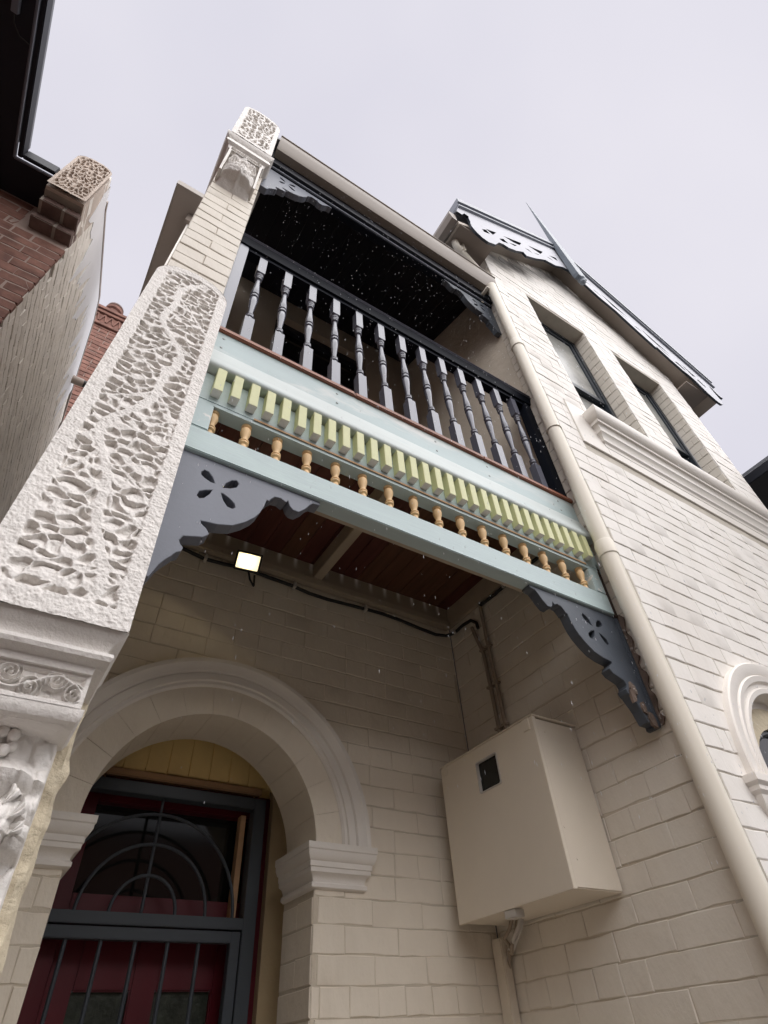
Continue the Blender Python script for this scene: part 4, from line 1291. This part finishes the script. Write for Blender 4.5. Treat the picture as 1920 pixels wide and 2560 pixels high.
# ================================================================== DOWNPIPE
dp = empty('downpipe', (1.956, 1.061, GROUND), 'long cream round downpipe running down the corner of the bay', 'pipe')
R_ = 0.0400
obj('pipe_run', MB().tube([(1.956, 1.061, GROUND), (1.956, 1.061, 1.60)], R_, 28), M['pipe'], dp, smooth=40)
obj('pipe_run', MB().tube([(1.956, 1.061, 1.602), (1.956, 1.061, 3.48)], R_ * 0.97, 28), M['pipe'], dp, smooth=40)
obj('pipe_run', MB().tube([(1.956, 1.061, 3.482), (1.956, 1.061, 4.42)], R_ * 0.95, 28), M['pipe'], dp, smooth=40)
for z in (1.585, 3.44):
    obj('pipe_socket', MB().lathe(1.956, 1.061, [(0.0405, z), (0.0445, z + 0.004), (0.0445, z + 0.075), (0.0415, z + 0.085), (0.039, z + 0.086)], 28), M['pipe'], dp, smooth=40)
obj('bracket_strap', MB().box(1.890, 1.914, 1.055, 1.160, 4.33, 4.352).box(1.890, 1.914, 1.148, 1.160, 4.25, 4.33), M['pipe'], dp, bevel=0.002)
obj('bracket_strap', MB().box(1.955, 1.999, 1.098, 1.112, 3.455, 3.50), M['pipe'], dp, bevel=0.002)

for z in (2.52,):
    obj('pipe_clip', MB().tube([(1.956 + 0.0415 * math.cos(PI * k / 12), 1.061 + 0.0415 * math.sin(PI * k / 12), z) for k in range(24)], 0.0035, 6, closed=True), M['pipe'], dp, smooth=40)

# ================================================================== METER BOX
XB = 1.741
mb_ = empty('meter_box', (1.87, 1.85, 0.407), 'cream steel meter box with small black viewing window on the porch side wall', 'meter box')
obj('box_body', MB().box(XB + 0.020, 1.9965, 1.545, 2.168, 0.411, 1.006), M['box'], mb_, bevel=0.004)
win = [(1.783, 0.955), (1.917, 0.955), (1.924, 0.948), (1.924, 0.830), (1.917, 0.823), (1.790, 0.823), (1.783, 0.830)]
win = [(1.789, 0.952), (1.917, 0.952), (1.923, 0.946), (1.923, 0.829), (1.917, 0.823), (1.789, 0.823), (1.783, 0.829), (1.783, 0.946)]
dr = MB().prism([(1.540, 0.407), (2.173, 0.407), (2.173, 1.010), (1.540, 1.010)], lambda a, b, d: (d, a, b), XB, XB + 0.019, [win])
door = obj('box_door', dr, M['box'], mb_, bevel=0.0015)
obj('viewing_window', MB().box(XB + 0.012, XB + 0.016, 1.775, 1.931, 0.815, 0.96), M['glass_dark'], door)
tr_ = MB().prism([(a, b) for a, b in win], lambda a, b, d: (d, a, b), XB - 0.003, XB + 0.0115, [[(1.853 + (a - 1.853) * 0.93, 0.8875 + (b - 0.8875) * 0.93) for a, b in win]])
obj('window_trim', tr_, M['clip'], door)
obj('door_seam', MB().box(XB + 0.0192, XB + 0.0198, 1.541, 2.172, 0.409, 0.4125).box(1.7605, 1.7622, 1.5425, 1.5449, 0.413, 1.005), M['porch_joint'], mb_)
obj('hood_tab', MB().box(XB - 0.004, XB + 0.02, 1.562, 1.600, 0.962, 1.0105).box(XB - 0.004, XB + 0.02, 2.12, 2.155, 0.972, 1.0105), M['box'], mb_, bevel=0.0015)
obj('hood', MB().box(XB - 0.006, 1.9965, 1.537, 2.176, 1.0110, 1.016), M['box'], mb_, bevel=0.0015)
obj('catch', MB().box(XB + 0.004, XB + 0.05, 1.845, 1.905, 0.382, 0.4065), M['clip'], mb_, bevel=0.002)
for (x, z) in ((1.80, 0.955), (1.97, 0.80), (1.80, 0.50), (1.775, 0.60), (1.965, 0.955)):
    obj('rivet_head', disc(MB(), (x, 1.5448, z), 0.005, 1), M['box'], mb_)

mc = empty('meter_cables', (1.93, 2.05, 0.38), 'loose looped cables hanging out under the meter box', 'cable')
for k, (a, c) in enumerate(((0.0, 0.0), (0.014, -0.01), (-0.013, 0.006), (0.026, 0.012))):
    pts = [(1.95 - 0.01 * k, 2.03 + a, 0.415), (1.945 - 0.012 * k, 2.04 + a, 0.385), (1.935 - 0.012 * k, 2.07 + a, 0.345 + c), (1.95, 2.115 + a * 0.5, 0.325 + c), (1.972, 2.155 + a * 0.3, 0.335 + c), (1.985, 2.185, 0.30 + c), (1.99, 2.20, 0.26)]
    obj('cable_strand', MB().tube(pts, 0.0075, 8), M['conduit' if k % 2 else 'clip'], mc, smooth=40)
o = obj('trunking', MB().box(1.955, 1.998, 2.185, 2.243, GROUND + 0.12, 0.375), M['porch'], org=(1.975, 2.21, GROUND + 0.12), bevel=0.004)
tag(o, 'flat painted cable trunking in the corner below the meter box', 'conduit')

# conduits up the side wall
cds = [('conduit', [(1.985, 2.035, 1.795), (1.985, 2.022, 1.74), (1.985, 1.984, 1.60), (1.985, 1.981, 1.384), (1.985, 1.981, 1.012)], 'left of the twin painted conduits above the meter box'),
       ('conduit', [(1.985, 1.936, 1.895), (1.985, 1.938, 1.70), (1.985, 1.938, 1.52), (1.985, 1.933, 1.33), (1.985, 1.932, 1.018)], 'right of the twin painted conduits, reaching the ledger above')]
for nm, pts, lab in cds:
    e = empty(nm, (1.985, pts[-1][1], 1.0), lab, 'conduit', 'painted conduits on the porch side wall')
    obj('conduit_run', MB().tube(pts, 0.0105, 12), M['conduit'], e, smooth=40)
    for z in (1.62, 1.40, 1.18):
        obj('saddle', MB().box(1.972, 1.998, pts[-1][1] - 0.018, pts[-1][1] + 0.022, z - 0.006, z + 0.006), M['conduit'], e, bevel=0.002)

cb_ = empty('black_cable', (1.0, 2.2, 1.85), 'sagging black cable clipped along the top of the porch wall', 'cable')
pts = [(0.20, 2.225, 1.872), (0.363, 2.23, 1.866), (0.464, 2.228, 1.845), (0.563, 2.23, 1.852), (0.68, 2.23, 1.866), (0.80, 2.23, 1.858), (0.94, 2.23, 1.852), (1.04, 2.228, 1.836), (1.149, 2.228, 1.834), (1.378, 2.23, 1.850), (1.50, 2.23, 1.856), (1.621, 2.23, 1.850), (1.75, 2.225, 1.832), (1.86, 2.215, 1.815), (1.93, 2.205, 1.822), (1.978, 2.18, 1.842), (1.982, 2.103, 1.851), (1.983, 2.03, 1.842), (1.983, 1.99, 1.80), (1.983, 1.985, 1.76)]
obj('cable_run', MB().tube(pts, 0.0095, 10), M['cable'], cb_, smooth=50)
obj('cable_run', MB().tube([(1.983, 1.93, 1.885), (1.983, 1.80, 1.88), (1.983, 1.66, 1.884), (1.983, 1.35, 1.886)], 0.010, 10), M['cable'], cb_, smooth=50)
for (x, y, z) in ((0.47, 2.215, 1.85), (0.95, 2.215, 1.855), (1.385, 2.215, 1.852), (1.97, 2.17, 1.845), (1.972, 1.72, 1.885)):
    obj('cable_clip', MB().box(x - 0.007, x + 0.007, y - 0.007, 2.243 if x < 1.9 else y + 0.007, z - 0.02, z + 0.014), M['clip'], cb_, bevel=0.002)

# ================================================================== FLOODLIGHT
fl = empty('floodlight', (0.68, 2.20, 1.86), 'small lit rectangular floodlight hanging under the balcony ledger', 'lamp')
T = Matrix.Translation((0.640, 2.08, 1.785)) @ Matrix.Rotation(math.radians(-14), 4, 'Z') @ Matrix.Rotation(math.radians(34), 4, 'X') @ Matrix.Rotation(math.radians(4), 4, 'Y')
def tmb(mbx):
    mbx.v = [tuple(T @ Vector(p)) for p in mbx.v]
    return mbx
obj('lamp_body', tmb(MB().box(-0.062, 0.062, 0.004, 0.030, -0.046, 0.046)), M['lamp_body'], fl, bevel=0.006)
rim = MB().prism([(-0.062, -0.046), (0.062, -0.046), (0.062, 0.046), (-0.062, 0.046)], front(0), -0.016, 0.0035, [[(-0.053, -0.037), (0.053, -0.037), (0.053, 0.037), (-0.053, 0.037)]])
obj('lamp_rim', tmb(rim), M['lamp_body'], fl, bevel=0.002)
obj('lamp_face', tmb(MB().box(-0.0525, 0.0525, -0.004, 0.002, -0.0365, 0.0365)), M['lamp'], fl)
obj('led_core', tmb(MB().box(-0.018, 0.018, -0.0055, -0.0042, -0.013, 0.015)), M['led'], fl)
ll = bpy.data.lights.new('floodlight_glow', 'POINT')
ll.shadow_soft_size = 0.004
ll.energy = 0.2
ll.color = (1.0, 0.82, 0.50)
lo = bpy.data.objects.new('floodlight_glow', ll)
COL.objects.link(lo)
lo.parent = fl
lo.location = T @ Vector((-0.004, -0.0105, 0.004)) - Vector(ORG[fl])
obj('lamp_stirrup', MB().tube([(0.60, 2.11, 1.80), (0.60, 2.15, 1.84), (0.62, 2.185, 1.885), (0.70, 2.185, 1.885), (0.71, 2.15, 1.83), (0.70, 2.11, 1.79)], 0.006, 8), M['lamp_body'], fl, smooth=40)
obj('lamp_lead', MB().tube([(0.66, 2.12, 1.77), (0.68, 2.14, 1.735), (0.715, 2.18, 1.735), (0.73, 2.22, 1.77), (0.73, 2.23, 1.84)], 0.005, 8), M['cable'], fl, smooth=40)

# ================================================================== MAIN ROOF EAVE LEFT OF THE WING WALL
hr_ = empty('main_roof_eave', (-0.3, 2.2, 5.4), 'beige boxed eave of the main roof showing left of the wing wall', 'roof')
obj('soffit', MB().box(-0.47, 0.60, 2.01, 6.5, 5.435, 5.45), M['eave'], hr_)
obj('eave_gutter', MB().box(-0.485, 0.60, 1.985, 2.009, 5.43, 5.52).box(-0.485, -0.471, 2.0095, 6.5, 5.43, 5.52), M['gutter'], hr_, bevel=0.003)
obj('wall_trim', MB().box(-0.325, -0.10, 2.165, 2.20, 5.28, 5.434), M['eave'], hr_, bevel=0.004)
obj('side_wall', MB().box(-0.30, -0.149, 2.20, 6.3, GROUND, 5.434), M['cream_smooth'], hr_)

# ================================================================== LEFT NEIGHBOUR
NX = -0.83
nh = empty('neighbour_house', (-1.5, 2.14, GROUND), 'neighbouring red brick house with white painted side wall at far left', 'house')
nf = obj('front_wall', MB().box(-3.2, NX - 0.235, 2.1765, 2.38, GROUND, 4.25).box(NX - 0.2345, NX - 0.0135, 2.1765, 2.1815, GROUND, 3.953), M['mortar'], nh)
lay_bricks(nf, F_FRONT(2.1765), -2.6, NX, 2.4, 4.245, M['brick_red'], lambda u, v, p, q, s_, t_: t_ < 3.96 or q < -1.08, proud=0.002, bed=0.012, perp=0.011, jit=0.003, c=0.002, v_start=0.02, bond='flemish', limit=200)
# raked white side wall
sp_ = [(2.182, GROUND), (2.182, 3.957), (2.095, 3.957), (2.095, 4.034), (2.005, 4.034), (2.005, 4.107), (1.96, 4.107), (1.96, 4.75), (2.25, 4.80), (3.45, 5.60), (3.75, 5.66), (7.5, 5.10), (7.5, GROUND)]
sw = obj('side_wall', MB().prism(sp_, lambda a, b, d: (NX - 0.012 - d, a, b), 0, 0.22), M['weather_joint'], nh)
zt_ = lambda y: 4.78 if y < 2.2 else (4.78 + (y - 2.2) * 0.655 if y < 3.45 else (5.60 + (y - 3.45) * 0.2 if y < 3.75 else 5.66 - (y - 3.75) * 0.149))


def keep_side(u, v, p, q, s, t):
    if p < (2.18 if s < 3.94 else 2.09 if s < 4.02 else 2.0 if s < 4.09 else 1.95):
        return False
    return t < zt_(p) - 0.02 and t < zt_(q) - 0.02


lay_bricks(sw, F_RIGHT(NX - 0.010), 1.95, 6.6, 1.4, 5.7, M['weather'], keep_side, proud=0.007, bed=0.008, perp=0.0012, jit=0.003, c=0.003, v_start=0.02, limit=300)
# fresh white strip along the rake, ragged lower edge
wsv, n_s = MB(), 70
pts = []
for i in range(n_s + 1):
    y = 2.02 + i * (4.6 - 2.02) / n_s
    dep = 0.28 + 0.42 * abs(math.sin(i * 0.55) * math.sin(i * 0.23 + 1)) + random.uniform(0, 0.10) + 0.12 * (i % 3 == 0)
    pts.append((y, zt_(y) - 0.015, zt_(y) - dep * (0.4 + 0.6 * min(1, (y - 2.02) / 0.5))))
for i in range(n_s):
    (y0, a0, b0), (y1, a1, b1) = pts[i], pts[i + 1]
    X = NX + 0.0008
    wsv.add([(X, y0, b0), (X, y1, b1), (X, y1, a1), (X, y0, a0), (X - 0.012, y0, b0), (X - 0.012, y1, b1), (X - 0.012, y1, a1), (X - 0.012, y0, a0)],
            [(0, 1, 2, 3), (0, 4, 5, 1), (3, 2, 6, 7)])
obj('white_paint_band', wsv, M['white_new'], nh)
obj('coping', MB().prism([(2.15, 4.781), (2.25, 4.802), (3.45, 5.602), (3.75, 5.662), (7.5, 5.102), (7.5, 5.13), (3.75, 5.69), (3.44, 5.63), (2.24, 4.83), (2.15, 4.81)], lambda a, b, d: (NX + 0.004 - d, a, b), 0, 0.25), M['grey_pipe'], nh)
obj('projecting_bay_wall', MB().box(-6, -1.9, -1.7, 2.14, GROUND, 4.24), M['brick_red'], nh)
# stepped dark brick corbels
for (y0, z0, z1, x0, x1) in ((2.00, 4.032, 4.106, -1.050, NX - 0.004), (2.09, 3.955, 4.030, -1.075, NX - 0.004)):
    xm = (x0 + x1) / 2 + 0.02
    obj('corbel_brick', MB().box(x0, xm - 0.003, y0, 2.20, z0, z1), M['brick_dark'], nh, bevel=0.006)
    obj('corbel_brick', MB().box(xm + 0.003, x1, y0 + 0.002, 2.20, z0, z1), M['brick_dark'], nh, bevel=0.006)
nbk = MB()
ox0, ox1, oz0, oz1 = -1.060, NX, 4.108, 4.79
outl = [(ox1, oz0)]
for i in range(13):
    t = i / 12
    outl.append((ox1 - (ox1 - ox0) * t, oz1 - 0.10 * (abs(t - 0.55) / 0.55) ** 2.4 - (0.02 if i in (0, 12) else 0)))
outl.append((ox0, oz0))
outl[0] = (ox1 - 0.004, oz0)
nbk.prism(outl, front(0), 1.937, 2.20)
nb_o = obj('vermiculated_block', nbk, M['neigh_cem'], nh, smooth=40)
rl = MB()
vermiculated(rl, ox0, ox1, oz0, oz1, lambda z: 1.910 + 0 * z, 140, 300, 8, 13, 23, 0.024, 0.018, 0.10, False, 0.14, 0.5)
obj('carved_face', rl, M['neigh_cem'], nb_o, smooth=60)
# black eave of the neighbour's projecting roof, turning the inner corner
ev = MB().box(-6, -1.285, -2.0, 2.3, 4.245, 4.26).box(-1.285, -1.062, 1.93, 2.3, 4.245, 4.26)
obj('eave_soffit', ev, M['black'], nh)
ev = MB().box(-1.284, -1.262, -2.0, 1.928, 4.262, 4.36).box(-1.284, -1.062, 1.905, 1.927, 4.262, 4.36)
obj('eave_gutter', MB().box(-1.284, -1.255, -2.0, 1.928, 4.261, 4.36).box(-1.2545, -1.062, 1.900, 1.927, 4.261, 4.36), M['black'], nh, bevel=0.005)
obj('gutter_bead', MB().tube([(-1.292, -2.0, 4.247), (-1.292, 1.935, 4.247)], 0.010, 8).tube([(-1.292, 1.935, 4.247), (-1.064, 1.935, 4.247)], 0.010, 8), M['slate'], nh, smooth=40)
obj('roof_sheet', MB().prism([(-1.26, 4.37), (-6, 6.5), (-6, 6.54), (-1.26, 4.40)], lambda a, b, d: (a, d, b), -2.0, 1.9), M['roof'], nh)
obj('soffit_batten', MB().box(-1.40, -1.365, 0.2, 1.18, 4.205, 4.243), M['slate'], nh, bevel=0.003)
obj('batten_wire', MB().tube([(-1.385, 1.18, 4.22), (-1.375, 1.22, 4.20), (-1.345, 1.27, 4.21), (-1.30, 1.29, 4.235)], 0.003, 6), M['cable'], nh, smooth=40)
wpz = obj('waste_pipe', MB().tube([(NX - 0.05, 4.33, 5.36), (NX + 0.10, 4.36, 5.39)], 0.045, 14), M['grey_pipe'], nh, smooth=40)
obj('pipe_mouth', MB().tube([(NX + 0.098, 4.36, 5.39), (NX + 0.135, 4.367, 5.397)], 0.040, 14), M['cable'], wpz, smooth=40)
# chimney on the neighbour's roof
YC = 5.37
cx0, cx1 = -1.30, -0.80
cmz = 8.45
ck = obj('chimney', MB().box(cx0 + 0.01, cx1 - 0.01, YC + 0.012, YC + 0.6, 4.6, 8.05), M['mortar'], nh)
lay_bricks(ck, F_FRONT(YC + 0.012), cx0, cx1, 5.6, 8.05, M['brick_red'], lambda u, v, *r: True, proud=0.010, bed=0.012, perp=0.010, jit=0.003, c=0.004, v_start=0, limit=80)
lay_bricks(ck, F_RIGHT(cx1 - 0.012), YC + 0.012, YC + 0.6, 5.6, 8.05, M['brick_red'], lambda u, v, *r: True, proud=0.010, bed=0.012, perp=0.010, jit=0.003, c=0.004, v_start=0, limit=40)
cap = MB()
for (d, z0, z1) in ((0.03, 8.05, 8.12), (0.0, 8.12, 8.36), (0.035, 8.36, 8.43), (0.06, 8.43, 8.50)):
    cap.box(cx0 - d, cx1 + d, YC - d, YC + 0.6 + d, z0, z1)
obj('chimney_cap', cap, M['brick_red'], ck, bevel=0.006)
zg = MB()
for i in range(5):
    x = cx0 + 0.05 + i * 0.1
    for s in (-1, 1):
        zg.prism([(x, 8.14), (x + s * 0.045, 8.34), (x + s * 0.045 + 0.018, 8.34), (x + 0.018, 8.14)], front(0), YC - 0.02, YC - 0.0005)
obj('zigzag_band', zg, M['brick_red'], ck)
obj('chimney_pot', MB().lathe(-1.06, YC + 0.2, [(0.13, 8.50), (0.13, 8.56), (0.105, 8.58), (0.10, 8.80), (0.13, 8.82), (0.135, 8.88), (0.12, 8.90), (0.095, 8.91)], 20), M['brick_red'], ck, smooth=35)
obj('pot_rim', MB().lathe(-1.06, YC + 0.2, [(0.11, 8.912), (0.125, 8.915), (0.125, 8.95), (0.09, 8.955)], 20), M['brick_dark'], ck, smooth=35)

# ================================================================== RIGHT NEIGHBOUR'S EAVE
rn = empty('right_neighbour_roof', (6.5, 1.0, 4.0), 'black roof eave of the house beyond the right end of the bay', 'roof')
obj('eave_soffit', MB().box(5.38, 9.0, -3.0, 6.0, 4.03, 4.05), M['black'], rn)
obj('eave_gutter', MB().box(5.345, 5.378, -3.0, 6.0, 4.02, 4.13), M['black'], rn, bevel=0.006)
obj('roof_sheet', MB().prism([(5.35, 4.14), (9.0, 6.4), (9.0, 6.44), (5.35, 4.17)], lambda a, b, d: (a, d, b), -3.0, 6.0), M['roof'], rn)

# ================================================================== UNSEEN HOUSES ADDED ACROSS THE STREET TO BLOCK LOW SKY
for i, (x0, x1, h, mm) in enumerate(((-16, -8.2, 6.5, 'brick_red'), (-8, 0.3, 7.2, 'upper'), (0.5, 8.8, 6.8, 'brick_red'), (9, 18, 7.4, 'upper'))):
    oh = empty('sky_blocker_house', ((x0 + x1) / 2, -13, GROUND), ('unseen red brick house added across the street to block low sky, west end', 'unseen brown house added across the street to block low sky, opposite the porch', 'unseen red brick house added across the street to block low sky, opposite the bay', 'unseen brown house added across the street to block low sky, east end')[i], 'house', 'unseen sky-blocking houses across the street')
    obj('front_wall', MB().box(x0, x1, -20, -13, GROUND, h - 1.6), M[mm], oh)
    obj('roof', MB().prism([(-12.6, h - 1.6), (-20.4, h - 1.6), (-16.5, h + 1.2)], lambda a, b, d: (d, a, b), x0, x1), M['roof'], oh)
    for k in range(3):
        for z in (0.6, 3.4):
            xx = x0 + (x1 - x0) * (k + 0.5) / 3
            obj('window', MB().box(xx - 0.5, xx + 0.5, -13.02, -12.96, GROUND + z, GROUND + z + 1.8), M['glass_dark'], oh)

# ================================================================== RAIN
rm = MB()
oct_f = [(0, 1, 2), (0, 2, 3), (0, 3, 4), (0, 4, 1), (5, 2, 1), (5, 3, 2), (5, 4, 3), (5, 1, 4)]
for i in range(1900):
    for _ in range(20):
        y = random.uniform(0.45, 1.02)
        x, z = random.uniform(0.1, 2.0), random.uniform(0.3, 4.3)
        if z > 4.1 * y:
            continue
        p = px((x, y, z))
        if p and 0.9 < p[2] < 4.8 and -50 < p[0] < 1970 and -50 < p[1] < 2600:
            break
    r_ = random.choice((0.0004, 0.0005, 0.0006, 0.0009)) * (0.6 + p[2] / 4)
    hh = r_ * random.uniform(4.0, 8.0)
    sl = random.uniform(-0.15, 0.15) * hh
    rm.add([(x + sl, y, z + hh), (x + r_, y, z), (x, y + r_, z), (x - r_, y, z), (x, y - r_, z), (x - sl, y, z - hh)], oct_f)
o = obj('rain', rm, M['rain'])
tag(o, 'fine pale raindrops falling in front of the balcony', 'rain', kind='stuff')
